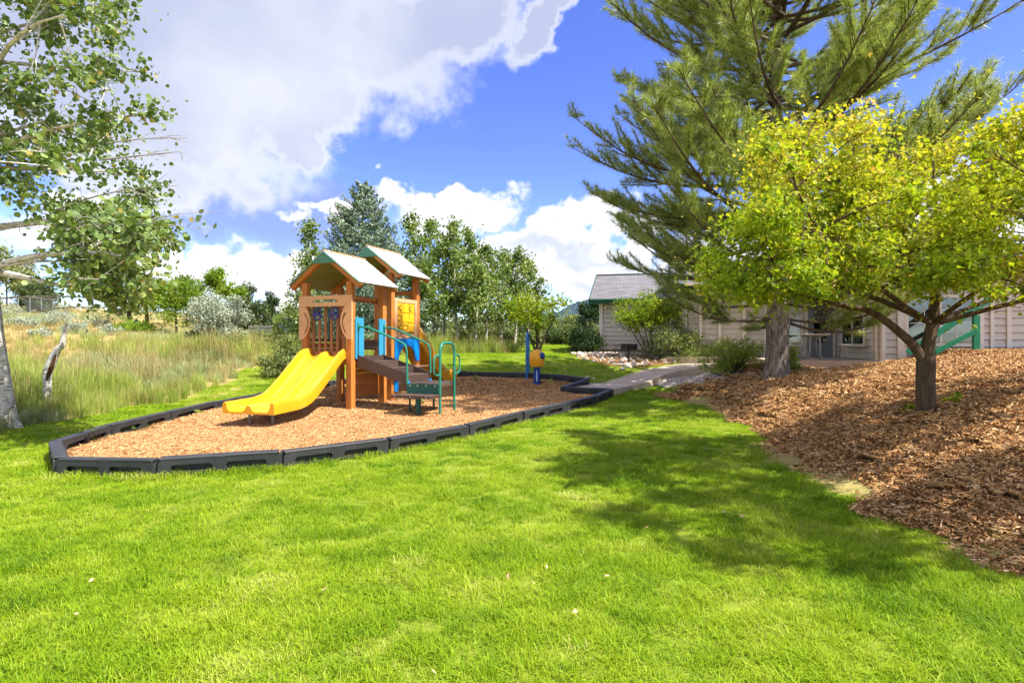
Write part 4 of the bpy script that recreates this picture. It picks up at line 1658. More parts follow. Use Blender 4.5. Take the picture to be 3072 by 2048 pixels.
LM_JUNI = leafmat('juniper_leaf', [(0.0, (0.03, 0.055, 0.018)), (0.6, (0.075, 0.115, 0.035)), (1.0, (0.13, 0.17, 0.06))], 0.15, 0.7, 0.2)
LM_DARKJ = leafmat('dark_juniper_leaf', [(0.0, (0.015, 0.035, 0.012)), (0.6, (0.035, 0.07, 0.020)), (1.0, (0.08, 0.12, 0.04))], 0.12, 0.7, 0.2)
LM_BRIGHT = leafmat('bright_leaf', [(0.0, (0.10, 0.20, 0.012)), (0.5, (0.20, 0.31, 0.02)), (1.0, (0.32, 0.40, 0.04))], 0.4, 0.5, 0.3)
LM_SILVER = leafmat('silver_leaf', [(0.0, (0.20, 0.25, 0.17)), (0.5, (0.34, 0.39, 0.29)), (1.0, (0.48, 0.52, 0.42))], 0.2, 0.6, 0.3)
LM_SHRUB = leafmat('shrub_leaf', [(0.0, (0.13, 0.19, 0.025)), (0.5, (0.32, 0.40, 0.07)), (0.85, (0.48, 0.52, 0.12)), (1.0, (0.85, 0.62, 0.02))], 0.35, 0.5, 0.3)
LM_WILD = leafmat('wild_shrub_leaf', [(0.0, (0.09, 0.13, 0.035)), (0.5, (0.19, 0.23, 0.07)), (1.0, (0.30, 0.33, 0.13))], 0.3, 0.6, 0.2)
B_PINE = barkmat('pine_bark', (0.028, 0.018, 0.013), (0.36, 0.29, 0.235), 13.0, (1.3, 1.3, 0.30), 1.0)
B_PINEBR = barkmat('pine_branch_bark', (0.05, 0.035, 0.026), (0.16, 0.115, 0.085), 14)
B_MAPLE = barkmat('maple_bark', (0.045, 0.032, 0.02), (0.15, 0.105, 0.065), 16, (1, 1, 0.2), 0.8)
B_DARK = barkmat('dark_bark', (0.02, 0.015, 0.01), (0.08, 0.06, 0.04), 16)
B_ASPEN = aspenbark('aspen_bark')
B_PALE = barkmat('pale_branch_bark', (0.20, 0.17, 0.13), (0.46, 0.42, 0.35), 10)

# ------------------------------------------------------------------ maple in the mulch bed
rng = np.random.default_rng(11)
g = ground_at(2780, 1250)
gx, gy, gz = g


def S(px, py, y=gy):
    return seen(px, py, y)


tk = []
for (px, py, r) in ((2782, 1262, 0.135), (2778, 1225, 0.108), (2776, 1150, 0.100), (2778, 1090, 0.102), (2783, 1040, 0.075), (2800, 960, 0.062), (2806, 880, 0.052), (2800, 780, 0.040), (2805, 640, 0.022), (2800, 480, 0.010)):
    q = S(px, py)
    tk.append((q[0], q[1], max(q[2], gz - 0.08) if py > 1255 else q[2], r))
tk[0] = (tk[0][0], tk[0][1], gz - 0.08, 0.15)
outl = [(2060, 800), (2130, 735), (2225, 700), (2290, 620), (2262, 520), (2255, 420), (2330, 340), (2440, 320), (2520, 335), (2590, 390), (2650, 465), (2720, 500), (2800, 440), (2900, 405),
        (3000, 355), (3072, 325), (3300, 300), (3500, 480), (3450, 800), (3250, 920), (3050, 905), (2900, 850), (2760, 870), (2640, 855), (2540, 900), (2400, 905), (2250, 895), (2150, 850)]
cl = in_outline(outl, 285, rng, gy - 2.1, gy + 1.4)
cl = np.concatenate([cl, (0.10 + 0.30 * rng.random((len(cl), 1)) ** 1.6)], 1)


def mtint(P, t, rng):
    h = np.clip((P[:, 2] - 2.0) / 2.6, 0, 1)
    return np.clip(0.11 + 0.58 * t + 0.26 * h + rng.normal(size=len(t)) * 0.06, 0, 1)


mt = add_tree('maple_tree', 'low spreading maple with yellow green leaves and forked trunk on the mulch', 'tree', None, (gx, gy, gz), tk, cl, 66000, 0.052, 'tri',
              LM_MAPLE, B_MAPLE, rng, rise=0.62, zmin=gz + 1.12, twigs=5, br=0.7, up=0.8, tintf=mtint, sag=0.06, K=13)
# the big left limb
lim = [S(*q) for q in ((2772, 1085), (2735, 1030), (2660, 965), (2600, 930), (2520, 915), (2420, 890), (2300, 850))]
MB().tube([tuple(np.array(q) - np.array(g)) for q in arc(lim, 4)], list(np.linspace(0.062, 0.014, 25)), 10).build('limb', B_MAPLE, mt, True)
# bunches of winged seeds
sp = cl[rng.integers(0, len(cl), 6500)]
P = sp[:, :3] + rng.normal(size=(6500, 3)) * sp[:, 3:4] * 0.6 - np.array(g)
link('seed_clusters', leaf_mesh('seed_clusters', P, 0.05, 'seed', leafmat('maple_seed', [(0, (0.40, 0.34, 0.05)), (0.7, (0.50, 0.36, 0.08)), (1, (0.46, 0.20, 0.08))], 0.35), rng.random(6500), rng, 0.2), mt)

# the neighbouring maple farther along the bed, whose shade falls across the near lawn
rng = np.random.default_rng(13)
ox, oy = 5.5, 3.2
oz = tz(ox, oy)
tk = [(ox, oy, oz - 0.08, 0.14), (ox + 0.02, oy, oz + 0.6, 0.10), (ox - 0.03, oy, oz + 1.3, 0.09), (ox, oy, oz + 3.0, 0.07), (ox, oy, oz + 5.4, 0.012)]
cl2 = crown_ellipsoid((ox - 0.1, oy, oz + 4.2), 1.45, 1.3, 1.2, 70, 0.26, rng)
add_tree('maple_tree', 'taller round headed maple standing alone at the near end of the mulch bed', 'tree', None, (ox, oy, oz), tk, cl2, 9500, 0.075, 'tri',
         LM_MAPLE, B_MAPLE, rng, rise=0.6, zmin=oz + 2.2, twigs=2, br=0.7, up=0.8, K=9)

# ------------------------------------------------------------------ pine
rng = np.random.default_rng(5)
g = ground_at(2330, 1140)
gx, gy, gz = g
PN = tag(empty('pine_tree', g), 'tall long needled pine with thick grey trunk beside the walk', 'tree')
HT = 12.3
trk = MB()
tp = [(0.02 * math.sin(z), 0, z) for z in (-0.1, 0.12, 0.4, 1.0, 1.35, 1.8, 3, 4.5, 6, 8, 9.8, HT)]
trr = [0.40, 0.31, 0.265, 0.245, 0.27, 0.20, 0.18, 0.16, 0.135, 0.10, 0.06, 0.01]
trk.tube(tp, trr, 20)
trk.build('trunk', B_PINE, PN, True)
brm = MB()
TP_, TD_ = [], []
Lz = np.array([1.5, 2.3, 3.2, 4.3, 5.5, 6.5, 7.5, 8.5, 9.6, 10.8, 12.4])
Ll = np.array([2.6, 3.6, 4.6, 5.0, 4.8, 4.6, 4.5, 4.3, 3.7, 2.5, 0.5])
z = 1.45
wh = 0
while z < 11.7:
    nbr = 4 if z < 2.0 else int(rng.integers(5, 8)) if z < 6 else int(rng.integers(4, 7))
    for kb in range(nbr):
        az = 2 * math.pi * kb / nbr + wh * 1.1 + rng.normal() * 0.5
        if z < 2.4 and math.sin(az) < -0.55:
            az += 1.2                                    # the low limbs run sideways, none towards the lawn
        L = float(np.interp(z, Lz, Ll)) * rng.uniform(0.72, 1.08)
        el = rad(np.interp(z, [1.5, 4, 8, 12], [0, 3, 13, 34]) + rng.normal() * 6)
        d = np.array([math.cos(az) * math.cos(el), math.sin(az) * math.cos(el), math.sin(el)])
        side = np.array([-math.sin(az), math.cos(az), 0])
        n = 9
        pts = []
        kk = rng.uniform(0.2, 1.4)
        for i in range(n):
            t = i / (n - 1)
            pts.append(np.array([0, 0, z + rng.normal() * 0.0]) + d * L * t + np.array([0, 0, 0.17 * L * t ** 2.4 - 0.10 * L * math.sin(math.pi * t) * kk]) + side * 0.05 * L * math.sin(2.5 * t + kb))
        pts = np.array(pts)
        rb = 0.012 + 0.011 * L
        brm.tube([tuple(q) for q in pts], list(np.linspace(rb, 0.006, n)), 6, False)
        # branchlets
        nbl = int(7 + 5.2 * L)
        for j in range(nbl):
            t = rng.uniform(0.24 if z < 6 else 0.10, 1.0) ** 0.8
            i = min(int(t * (n - 1)), n - 2)
            f = t * (n - 1) - i
            q = pts[i] * (1 - f) + pts[i + 1] * f
            ax = unit(pts[i + 1] - pts[i])
            sd_ = side * (1 if j % 2 else -1)
            bd = unit(ax * rng.uniform(0.6, 1.1) + sd_ * rng.uniform(0.35, 0.9) + np.array([0, 0, rng.uniform(-0.15, 0.9)]))
            bl_ = (0.30 + 0.30 * L * (1.05 - t)) * rng.uniform(0.6, 1.15)
            e = q + bd * bl_ + np.array([0, 0, 0.10 * bl_])
            brm.tube([tuple(q), tuple((q + e) / 2 - np.array([0, 0, 0.03 * bl_])), tuple(e)], [0.008, 0.006, 0.004], 4, False)
            nt = max(2, int(bl_ / 0.115))
            for m_ in range(nt):
                tt = 1 - 0.85 * m_ / nt
                TP_.append(q + (e - q) * tt)
                TD_.append(unit(bd + rng.normal(size=3) * 0.22 + np.array([0, 0, 0.25])))
        for m_ in range(4):
            TP_.append(pts[-1] - d * 0.09 * m_)
            TD_.append(unit(d + np.array([0, 0, 0.5])))
    z += rng.uniform(0.30, 0.42)
    wh += 1
brm.build('branches', B_PINEBR, PN, True)
TP_, TD_ = np.array(TP_), np.array(TD_)
NN = 29
N = len(TP_)
dirs = unit(TD_[:, None, :] * 0.75 + rng.normal(size=(N, NN, 3)) * 0.62)
bs = TP_[:, None, :] - TD_[:, None, :] * (rng.random((N, NN, 1)) * 0.10)
ln = rng.uniform(0.13, 0.23, (N, NN, 1))
wdir = unit(np.cross(dirs, rng.normal(size=(N, NN, 3)))) * 0.0052
V = np.stack([bs - wdir, bs + wdir, bs + dirs * ln], 2).reshape(-1, 3)
tint = np.repeat((0.45 * rng.random((N, 1)) + 0.55 * rng.random((N, NN))).ravel(), 3)
link('crown', np_mesh('crown', V, np.arange(len(V)).reshape(-1, 3), LM_NEEDLE, False, {'tint': tint}), PN)
print('pine tufts', N)
for (px, py) in ((2540, 85), (2075, 545), (2385, 130), (1975, 66), (2620, 55)):
    q = np.array(seen(px, py, gy - 1.0)) - np.array(g)
    q = TP_[np.argmin(np.sum((TP_ - q) ** 2, 1))]
    MB().lathe([(0.006, -0.045), (0.03, -0.025), (0.036, 0.0), (0.024, 0.03), (0.006, 0.05)], 10, tuple(q)).build('cone', B_DARK, PN, True)

# ------------------------------------------------------------------ aspen at the left
rng = np.random.default_rng(21)
g = ground_at(20, 1284)
gx, gy, gz = g
tk = []
for (px, py, r) in ((26, 1290, 0.20), (20, 1262, 0.15), (12, 1200, 0.135), (-2, 1100, 0.125), (-16, 1000, 0.12), (-40, 800, 0.125), (-60, 600, 0.11), (-70, 300, 0.085), (-80, 0, 0.06), (-90, -300, 0.035), (-95, -500, 0.01)):
    q = seen(px, py, gy)
    tk.append((q[0], q[1], q[2], r))
outl = [(-320, -420), (380, -420), (425, -60), (400, 30), (365, 110), (465, 165), (450, 220), (370, 245), (375, 310), (495, 345), (500, 405), (410, 430), (395, 475), (450, 505), (485, 560), (465, 600), (395, 610),
        (375, 650), (490, 690), (460, 740), (440, 790), (430, 850), (380, 905), (290, 900), (220, 840), (195, 760), (190, 700), (110, 640), (60, 600), (0, 560), (-320, 520)]
cl = in_outline(outl, 185, rng, gy - 2.6, gy + 1.6)
cl = np.concatenate([cl, in_outline([(190, 650), (300, 640), (520, 685), (470, 760), (440, 850), (380, 905), (240, 880), (200, 780)], 55, rng, gy - 2.4, gy + 0.6)])
cl = np.concatenate([cl, rng.uniform(0.28, 0.48, (len(cl), 1))], 1)


def atint(P, t, rng):
    return np.where(rng.random(len(t)) < 0.025, 1.0, 0.9 * t)


at_ = add_tree('aspen_tree', 'large white barked aspen with grey green leaves and bare twigs by the meadow', 'tree', None, g, tk, cl, 23000, 0.074, 'round',
               LM_ASPEN, B_ASPEN, rng, rise=0.12, zmin=gz + 2.6, twigs=5, br=0.8, up=0.25, shell=0.7, flat=0.7, tintf=atint, sag=0.04)
dead = MB()
for a, b_ in (((240, 448), (560, 415)), ((300, 480), (540, 455)), ((200, 690), (560, 680)), ((150, 640), (500, 560)), ((0, 800), (170, 760)), ((0, 895), (330, 905)), ((100, 935), (300, 925)), ((330, 690), (540, 640)), ((0, 690), (250, 672))):
    y0 = gy - 1.2 + rng.uniform(-0.5, 0.8)
    p0 = np.array(seen(*a, y0)) - np.array(g)
    p1 = np.array(seen(*b_, y0 - 0.4)) - np.array(g)
    pp = branch_path(p0, p1, rng, 0.03, 8, 0.05)
    dead.tube([tuple(q) for q in pp], list(np.linspace(0.016, 0.004, 8)), 6, False)
    for k in range(10):
        i = int(rng.integers(2, 8))
        e = pp[i] + (p1 - p0) * rng.uniform(0.08, 0.2) + rng.normal(size=3) * 0.14
        dead.tube([tuple(pp[i]), tuple((pp[i] + e) / 2 + rng.normal(size=3) * 0.02), tuple(e)], [0.005, 0.0035, 0.002], 4, False)
dead.build('bare_twigs', B_PALE, at_, True)

# broken leaning stem in front of the meadow
g = ground_at(141, 1236)
pts = [((141, 1240), 0.088), ((140, 1190), 0.074), ((143, 1150), 0.068), ((141, 1125), 0.078), ((155, 1085), 0.082), ((172, 1050), 0.062), ((186, 1035), 0.055), ((190, 1010), 0.048), ((203, 970), 0.040)]
B_STUMP = aspenbark('weathered_aspen_bark')
DS = tag(empty('dead_trunk', g), 'bent broken grey stem with a brown scar standing at the meadow edge', 'dead tree')
pp = arc([tuple(np.array(seen(p_[0], p_[1], g[1])) - np.array(g)) for p_, r in pts], 4)
rr = np.interp(np.linspace(0, 1, len(pp)), np.linspace(0, 1, len(pts)), [r for _, r in pts])
MB().tube(pp, list(rr), 12).build('trunk', B_STUMP, DS, True)
a, b_ = [np.array(seen(*q, g[1])) - np.array(g) for q in ((146, 1140), (172, 1062))]
sc = MB()
sc.tube([tuple(a + np.array([0.0, -0.045, 0])), tuple((a * 0.6 + b_ * 0.4) + np.array([0.01, -0.052, 0])), tuple(b_ + np.array([0, -0.035, 0]))], [0.022, 0.042, 0.02], 8)
sc.build('scar', barkmat('scar_wood', (0.03, 0.015, 0.008), (0.20, 0.08, 0.03), 20), DS, True)

# ------------------------------------------------------------------ blue spruce
rng = np.random.default_rng(3)
Y0 = 24.0
x0 = (1087 - 1536) / 1700 * Y0
g = (x0, Y0, tz(x0, Y0))
SPR = tag(empty('spruce_tree', g), 'silvery blue spruce with brown cones at its top behind the play tower', 'tree')
H = seen(1087, 552, Y0)[2] - g[2]
MB().tube([(0, 0, -0.1), (0, 0, H * 0.5), (0, 0, H)], [0.22, 0.12, 0.015], 10).build('trunk', B_DARK, SPR, True)
P, A, cone = [], [], []
z = 0.25
brm = MB()
while z < H - 0.12:
    f = 1 - z / H
    R = 3.0 * min(1.0, f * 1.25 + 0.02) ** 0.85 + 0.08
    nb_ = int(8 + 13 * f)
    for k in range(nb_):
        az = rng.uniform(0, 2 * math.pi)
        L = R * rng.uniform(0.75, 1.1)
        rad_ = np.array([math.cos(az), math.sin(az), 0])
        sd_ = np.array([-math.sin(az), math.cos(az), 0])
        tilt = 0.45 * (1 - f) - 0.18 * f
        m_ = int(14 + 64 * L)
        t = rng.uniform(0.25, 1.0, m_) ** 0.7
        lat = rng.normal(size=m_) * 0.26 * L * (1.15 - t)
        pt_ = np.array([0, 0, z]) + rad_ * (L * t)[:, None] + sd_ * lat[:, None]
        pt_[:, 2] += tilt * L * t - 0.16 * L * np.sin(np.pi * t) + 0.12 * L * t ** 3 + rng.normal(size=m_) * 0.05
        P.append(pt_)
        dd = rad_ + sd_ * np.sign(lat)[:, None] * 0.8 + np.array([0, 0, 0.25])
        A.append(dd)
        brm.tube([(0, 0, z), tuple(np.array([0, 0, z]) + rad_ * L * 0.9 + np.array([0, 0, tilt * L * 0.9 - 0.03]))], [0.02, 0.006], 4, False)
        if f < 0.42 and rng.random() < 0.8:
            cone.append(pt_[: 3])
    z += 0.20
brm.build('branches', B_DARK, SPR)
P, A = np.concatenate(P), np.concatenate(A)
link('crown', leaf_mesh('crown', P, rng.uniform(0.09, 0.19, len(P)), 'spray', LM_SPRUCE, rng.random(len(P)), rng, 0.5, unit(A)), SPR)
cone = np.concatenate(cone)
link('cones', leaf_mesh('cones', cone - np.array([0, 0, 0.05]), 0.16, 'spray', LM_CONE, rng.random(len(cone)), rng, 0.2, np.tile([[0, 0, -1.0]], (len(cone), 1))), SPR)
print('spruce', len(P))

# ------------------------------------------------------------------ aspen grove
rng = np.random.default_rng(8)


def aspen(px, py_top, Y, width, label, group, n=4200, leaf=0.10, mat=LM_GROVE, low=0.30):
    x = (px - 1536) / 1700 * Y
    z0 = tz(x, Y)
    zt = seen(px, py_top, Y)[2]
    H = zt - z0
    lean = rng.normal() * 0.02
    tk = [(x + lean * H * t + 0.05 * math.sin(5 * t + px), Y, z0 - 0.1 * (t == 0) + H * t, 0.085 * (1 - t) * (H / 6) + 0.008) for t in (0, 0.15, 0.3, 0.5, 0.7, 0.88, 1.0)]
    cl = []
    for k in range(46):
        t = rng.uniform(low, 1.0)
        r = width / 2 * (math.sin(math.pi * min(1, (t - low) / (1 - low) * 0.80 + 0.20)) ** 0.8)
        a = rng.uniform(0, 2 * math.pi)
        q = r * math.sqrt(rng.random())
        cl.append((x + lean * H * t + q * math.cos(a), Y + q * math.sin(a), z0 + H * t, rng.uniform(0.22, 0.45)))
    cl.append((x + lean * H, Y, zt - 0.05, 0.25))
    add_tree('aspen_tree', label, 'tree', group, (x, Y, z0), tk, cl, n, leaf, 'round', mat, B_ASPEN, rng, rise=0.7, zmin=z0 + 0.28 * H, twigs=1, tseg=7, shell=0.6, flat=1.0)


GL = 'slender aspen with pale trunk in the grove behind the play tower'
GG = 'aspens of the grove behind the play tower'
for px, pt_, Y, w in ((1252, 648, 25, 1.7), (1302, 668, 26.5, 1.9), (1372, 672, 25.5, 1.9), (1412, 690, 27, 2.2), (1335, 730, 28, 2.4), (1462, 742, 26.5, 2.2), (1505, 765, 28.5, 2.6), (1545, 748, 29, 2.3), (1583, 790, 30, 2.2),
                        (1280, 790, 24.2, 1.8), (1430, 800, 25, 2.0)):
    aspen(px, pt_, Y, w, GL, GG, 3600)
aspen(922, 672, 21.5, 1.5, 'lone narrow aspen standing left of the spruce', None, 3600, 0.085, low=0.12)

# ------------------------------------------------------------------ small trees and shrubs


def small_tree(px, py_c, wpx, hpx, py_base, Y, name, label, cat, mat, n, leaf, rng, stems=1, group=None, kind='kite', bark=B_DARK, ncl=40, crr=0.16, tr=0.07, up=0.6, zsink=0.06):
    x = (px - 1536) / 1700 * Y
    z0 = tz(x, Y)
    k = Y / 1700
    c_ = seen(px, py_c, Y)
    cz = max(c_[2], z0 + hpx * k * 0.35)
    rx, rz = wpx * k / 2, hpx * k / 2
    cl = crown_ellipsoid((x, Y, cz), rx * 0.88, rx * 0.8, rz * 0.85, ncl, crr * (rx + rz), rng)
    tk = [(x, Y, z0 - zsink, tr), (x + 0.02, Y, z0 + 0.25 * (cz - z0), tr * 0.85), (x - 0.03, Y, z0 + 0.6 * (cz - z0), tr * 0.7), (x, Y, cz, tr * 0.5), (x, Y, cz + rz * 0.7, tr * 0.12)]
    t = add_tree(name, label, cat, group, (x, Y, z0), tk, cl, n, leaf, kind, mat, bark, rng, rise=0.5, zmin=z0 + 0.35 * (cz - z0), twigs=2, tseg=8, up=up)
    if stems > 1:
        for s in range(stems - 1):
            a = 2 * math.pi * s / (stems - 1)
            e = np.array([rx * 0.55 * math.cos(a), rx * 0.5 * math.sin(a), cz - z0 - rz * 0.2])
            pp = branch_path((0.06 * math.cos(a), 0.06 * math.sin(a), -0.05), e, rng, -0.05, 6, 0.05)
            MB().tube([tuple(q) for q in pp], list(np.linspace(tr * 0.6, tr * 0.2, 6)), 7).build('stem', bark, t, True)
    return t


def bush(px, py, wpx, hpx, Y, name, label, cat, mat, n, leaf, rng, group=None, kind='kite', ncl=34, bark=B_DARK, crr=0.22, up=0.5, tintf=None, x=None):
    """low plant: foliage from the ground up, a few stems inside"""
    x = (px - 1536) / 1700 * Y if x is None else x
    z0 = tz(x, Y)
    k = Y / 1700
    rx, hz = wpx * k / 2, hpx * k
    zc = z0 + hz * 0.42
    cl = crown_ellipsoid((x, Y, zc), rx * 0.88, rx * 0.8, hz * 0.5, ncl, crr * (rx + hz * 0.5), rng, 0.45)
    cl[:, 2] = np.maximum(cl[:, 2], z0 + 0.05 * hz)
    root = tag(empty(name, (x, Y, z0)), label, cat, group)
    st = MB()
    for c_ in cl[::2]:
        pp = branch_path((rng.normal() * 0.05 * rx, rng.normal() * 0.05 * rx, -0.05), c_[:3] - np.array([x, Y, z0]), rng, 0.0, 4, 0.06)
        st.tube([tuple(q) for q in pp], list(np.linspace(0.012 + 0.008 * hz, 0.004, 4)), 5, False)
    st.build('stems', bark, root, True)
    wts = cl[:, 3] ** 2
    idx = np.repeat(np.arange(len(cl)), np.maximum(1, (n * wts / wts.sum()).astype(int)))
    d = unit(rng.normal(size=(len(idx), 3)))
    P = cl[idx, :3] + d * (rng.random(len(idx)) ** 0.5 * cl[idx, 3])[:, None] * np.array([1, 1, 0.8]) - np.array([x, Y, z0])
    P = P[P[:, 2] > 0.01]
    tint = 0.55 * rng.random(len(P)) + 0.45 * rng.random(len(cl))[idx[: len(P)]]
    if tintf is not None:
        tint = tintf(P, tint, rng)
    link('foliage', leaf_mesh('foliage', P, leaf * rng.uniform(0.7, 1.3, len(P)), kind, mat, np.clip(tint, 0, 1), rng, up), root)
    return root


rng = np.random.default_rng(31)
small_tree(1612, 928, 215, 135, 1052, 25.0, 'young_maple', 'round headed young maple with dark trunk on the far lawn', 'tree', LM_MAPLE2, 5200, 0.11, rng, 3, bark=B_DARK, tr=0.10, ncl=46)
small_tree(1955, 945, 285, 130, 1085, 20.6, 'maple_shrub', 'many stemmed bright green maple shrub behind the park grill', 'shrub', LM_MAPLE2, 6500, 0.095, rng, 7, bark=B_MAPLE, tr=0.055, ncl=55)
LM_TWIGGY = leafmat('twiggy_leaf', [(0.0, (0.10, 0.14, 0.035)), (0.6, (0.24, 0.29, 0.07)), (1.0, (0.36, 0.38, 0.14))], 0.35)
bush(2055, 1040, 190, 125, 19.6, 'twiggy_shrub', 'loose twiggy green shrub right of the maple shrub by the walk', 'shrub', LM_TWIGGY, 5200, 0.075, rng, bark=B_PALE, ncl=40)
bush(1955, 1050, 120, 75, 20.4, 'stemmy_shrub', 'tangle of upright tan stems under the maple shrub', 'shrub', LM_TWIGGY, 700, 0.07, rng, bark=B_PALE, ncl=60)
bush(1752, 1020, 118, 92, 23.0, 'juniper_shrub', 'dark green juniper shrub at the corner of the house', 'shrub', LM_DARKJ, 7000, 0.09, rng, kind='spray', ncl=50)


def flowers(P, t, rng):
    top = P[:, 2] > np.quantile(P[:, 2], 0.55)
    return np.where(top & (rng.random(len(t)) < 0.09), 1.0, 0.85 * t)


bush(2192, 1070, 235, 122, 14.4, 'flowering_shrub', 'rounded light green shrub with small yellow flowers left of the pine', 'shrub', LM_SHRUB, 10500, 0.05, rng, ncl=60, tintf=flowers, crr=0.17)
bush(2378, 1080, 68, 85, 13.6, 'flowering_shrub', 'small yellow flowered shrub showing right behind the pine trunk', 'shrub', LM_SHRUB, 2200, 0.045, rng, ncl=24, tintf=flowers)
for px, py, w, h in ((2872, 1222, 72, 42), (2735, 1245, 60, 32)):
    g = ground_at(px, py)
    bush(px, py, w, h, g[1], 'weed_clump', 'small leafy suckers growing at the foot of the maple', 'weed', LM_MAPLE2, 260, 0.05, rng, 'suckers at the foot of the maple', ncl=9, x=g[0])

# far left hillside and the shrub belt
bush(112, 900, 112, 110, 41, 'juniper_ball', 'dense round juniper bush behind the wire fence on the dry hill', 'shrub', LM_JUNI, 6500, 0.20, rng, kind='spray', ncl=60)
small_tree(20, 815, 140, 165, 880, 48, 'hill_tree', 'green tree on the hill top behind the large aspen', 'tree', LM_WILD, 4200, 0.28, rng)
small_tree(105, 870, 90, 70, 890, 56, 'hill_tree', 'small grey green tree above the round juniper bush', 'tree', LM_WILD, 2200, 0.28, rng)
small_tree(-60, 830, 200, 180, 900, 40, 'hill_tree', 'pale hillside tree half hidden behind the large aspen', 'tree', LM_WILD, 4200, 0.24, rng)
small_tree(388, 885, 170, 150, 978, 29, 'shade_tree', 'dark leaved tree with clear trunk over the spreading juniper', 'tree', LM_GROVE, 4200, 0.15, rng, tr=0.13)
small_tree(440, 875, 130, 120, 965, 33, 'shade_tree', 'olive leaved tree behind the bright green tree', 'tree', LM_WILD, 3600, 0.17, rng, tr=0.12)
small_tree(528, 905, 150, 175, 1010, 27.5, 'bright_tree', 'vivid yellow green young tree beside the silver shrub', 'tree', LM_BRIGHT, 5600, 0.12, rng, ncl=50)
small_tree(560, 880, 130, 110, 960, 38, 'shade_tree', 'rounded green tree crown behind the silver shrub', 'tree', LM_GROVE, 3600, 0.2, rng)
bush(655, 930, 195, 165, 24.5, 'silver_shrub', 'large silver leaved shrub in the meadow', 'shrub', LM_SILVER, 10500, 0.105, rng, ncl=80, bark=B_PALE, crr=0.15, up=0.2)
small_tree(648, 838, 66, 100, 930, 36, 'poplar_tree', 'narrow bright green poplar rising behind the silver shrub', 'tree', LM_BRIGHT, 2600, 0.17, rng, tr=0.12)
small_tree(690, 872, 90, 60, 930, 35, 'poplar_tree', 'low bright green sapling beside the narrow poplar', 'tree', LM_BRIGHT, 1700, 0.16, rng)
bush(742, 870, 112, 150, 38, 'juniper_tree', 'broad olive green juniper tree on the skyline', 'tree', LM_JUNI, 7000, 0.20, rng, kind='spray', ncl=60, crr=0.17)
bush(812, 884, 56, 122, 44, 'juniper_tree', 'small pointed juniper right of the broad juniper', 'tree', LM_DARKJ, 3600, 0.20, rng, kind='spray', ncl=36, crr=0.17)
bush(835, 925, 100, 75, 33, 'grey_shrub', 'rounded grey green shrub behind the low grey fence', 'shrub', LM_JUNI, 3600, 0.15, rng)
bush(880, 930, 120, 110, 30, 'wild_shrub', 'tall green wild shrub left of the play tower', 'shrub', LM_GROVE, 4200, 0.13, rng)
bush(395, 985, 170, 34, 27, 'spreading_juniper', 'low spreading dark green juniper in the dry grass', 'shrub', LM_BRIGHT, 3000, 0.10, rng, ncl=40)
bush(585, 1010, 60, 36, 24, 'low_shrub', 'low dark shrub in front of the silver shrub', 'shrub', LM_JUNI, 900, 0.10, rng)
WS_ = 'leafy wild shrub rising from the tall meadow grass left of the tower'
SG = 'low grey green sage bush on the dry hillside'
for px, w, h, Y in ((70, 90, 36, 24), (150, 110, 40, 27), (230, 80, 34, 23), (290, 100, 38, 29), (30, 100, 40, 31), (190, 90, 36, 33), (330, 80, 30, 24), (110, 90, 30, 20)):
    bush(px, 960, w, h, Y, 'sage_bush', SG, 'shrub', LM_SILVER if px % 4 else LM_WILD, 1000, 0.08, rng, 'sage bushes on the dry hillside', ncl=16)
for px, py, w, h, Y in ((800, 1010, 130, 80, 21), (880, 1020, 110, 95, 19), (700, 1030, 120, 60, 20), (840, 1060, 120, 70, 17), (910, 1000, 90, 80, 22), (620, 1050, 110, 40, 18.5)):
    bush(px, py, w, h, Y, 'wild_shrub', WS_, 'shrub', LM_WILD, 2200, 0.085, rng, 'wild shrubs in the meadow left of the tower')
WS2 = 'green undergrowth shrub among the aspen trunks of the grove'
for px, Y in ((1130, 25), (1230, 27), (1310, 29), (1395, 30), (1470, 31), (1545, 31.5), (1180, 30), (1290, 25.5), (1420, 27.5), (1040, 26), (980, 28)):
    bush(px, 1040, 110, 62, Y, 'undergrowth_shrub', WS2, 'shrub', LM_WILD, 1900, 0.11, rng, 'undergrowth shrubs in the aspen grove')
bush(1530, 1062, 48, 36, 24.5, 'grass_clump_shrub', 'dark green clump at the lawn edge of the grove', 'shrub', LM_GROVE, 900, 0.08, rng)
HG3 = 'tall olive shrub closing the view behind the aspen grove'
for px, Y in ((960, 36), (1020, 38), (1080, 37), (1140, 39), (1200, 37), (1260, 38.5), (1320, 37), (1380, 39), (1440, 38), (1500, 40), (1560, 41)):
    bush(px, 1000, 110, 105 + 14 * (px % 3), Y, 'backing_shrub', HG3, 'shrub', (LM_WILD, LM_GROVE, LM_BRIGHT)[px // 20 % 3], 2400, 0.17, rng, 'tall shrubs behind the aspen grove')
HG = 'olive hedge shrub in the row closing the far lawn'
for i, px in enumerate((1500, 1560, 1615, 1665, 1712, 1760)):
    bush(px, 1015, 84, 46 + 8 * (i % 2), 37, 'hedge_shrub', HG, 'shrub', (LM_WILD, LM_JUNI)[i % 2], 1900, 0.15, rng, 'hedge shrubs closing the far lawn')
HG2 = 'tall light green shrub behind the far hedge'
for i, px in enumerate((1640, 1690, 1735, 1590, 1790)):
    bush(px, 985, 90, 85 + 6 * (i % 3), 44, 'background_shrub', HG2, 'shrub', LM_WILD, 2000, 0.19, rng, 'tall shrubs behind the far hedge')
small_tree(1772, 945, 84, 120, 1000, 40, 'spruce_sapling', 'dark conifer left of the house corner', 'tree', LM_DARKJ, 4200, 0.2, rng, kind='spray')

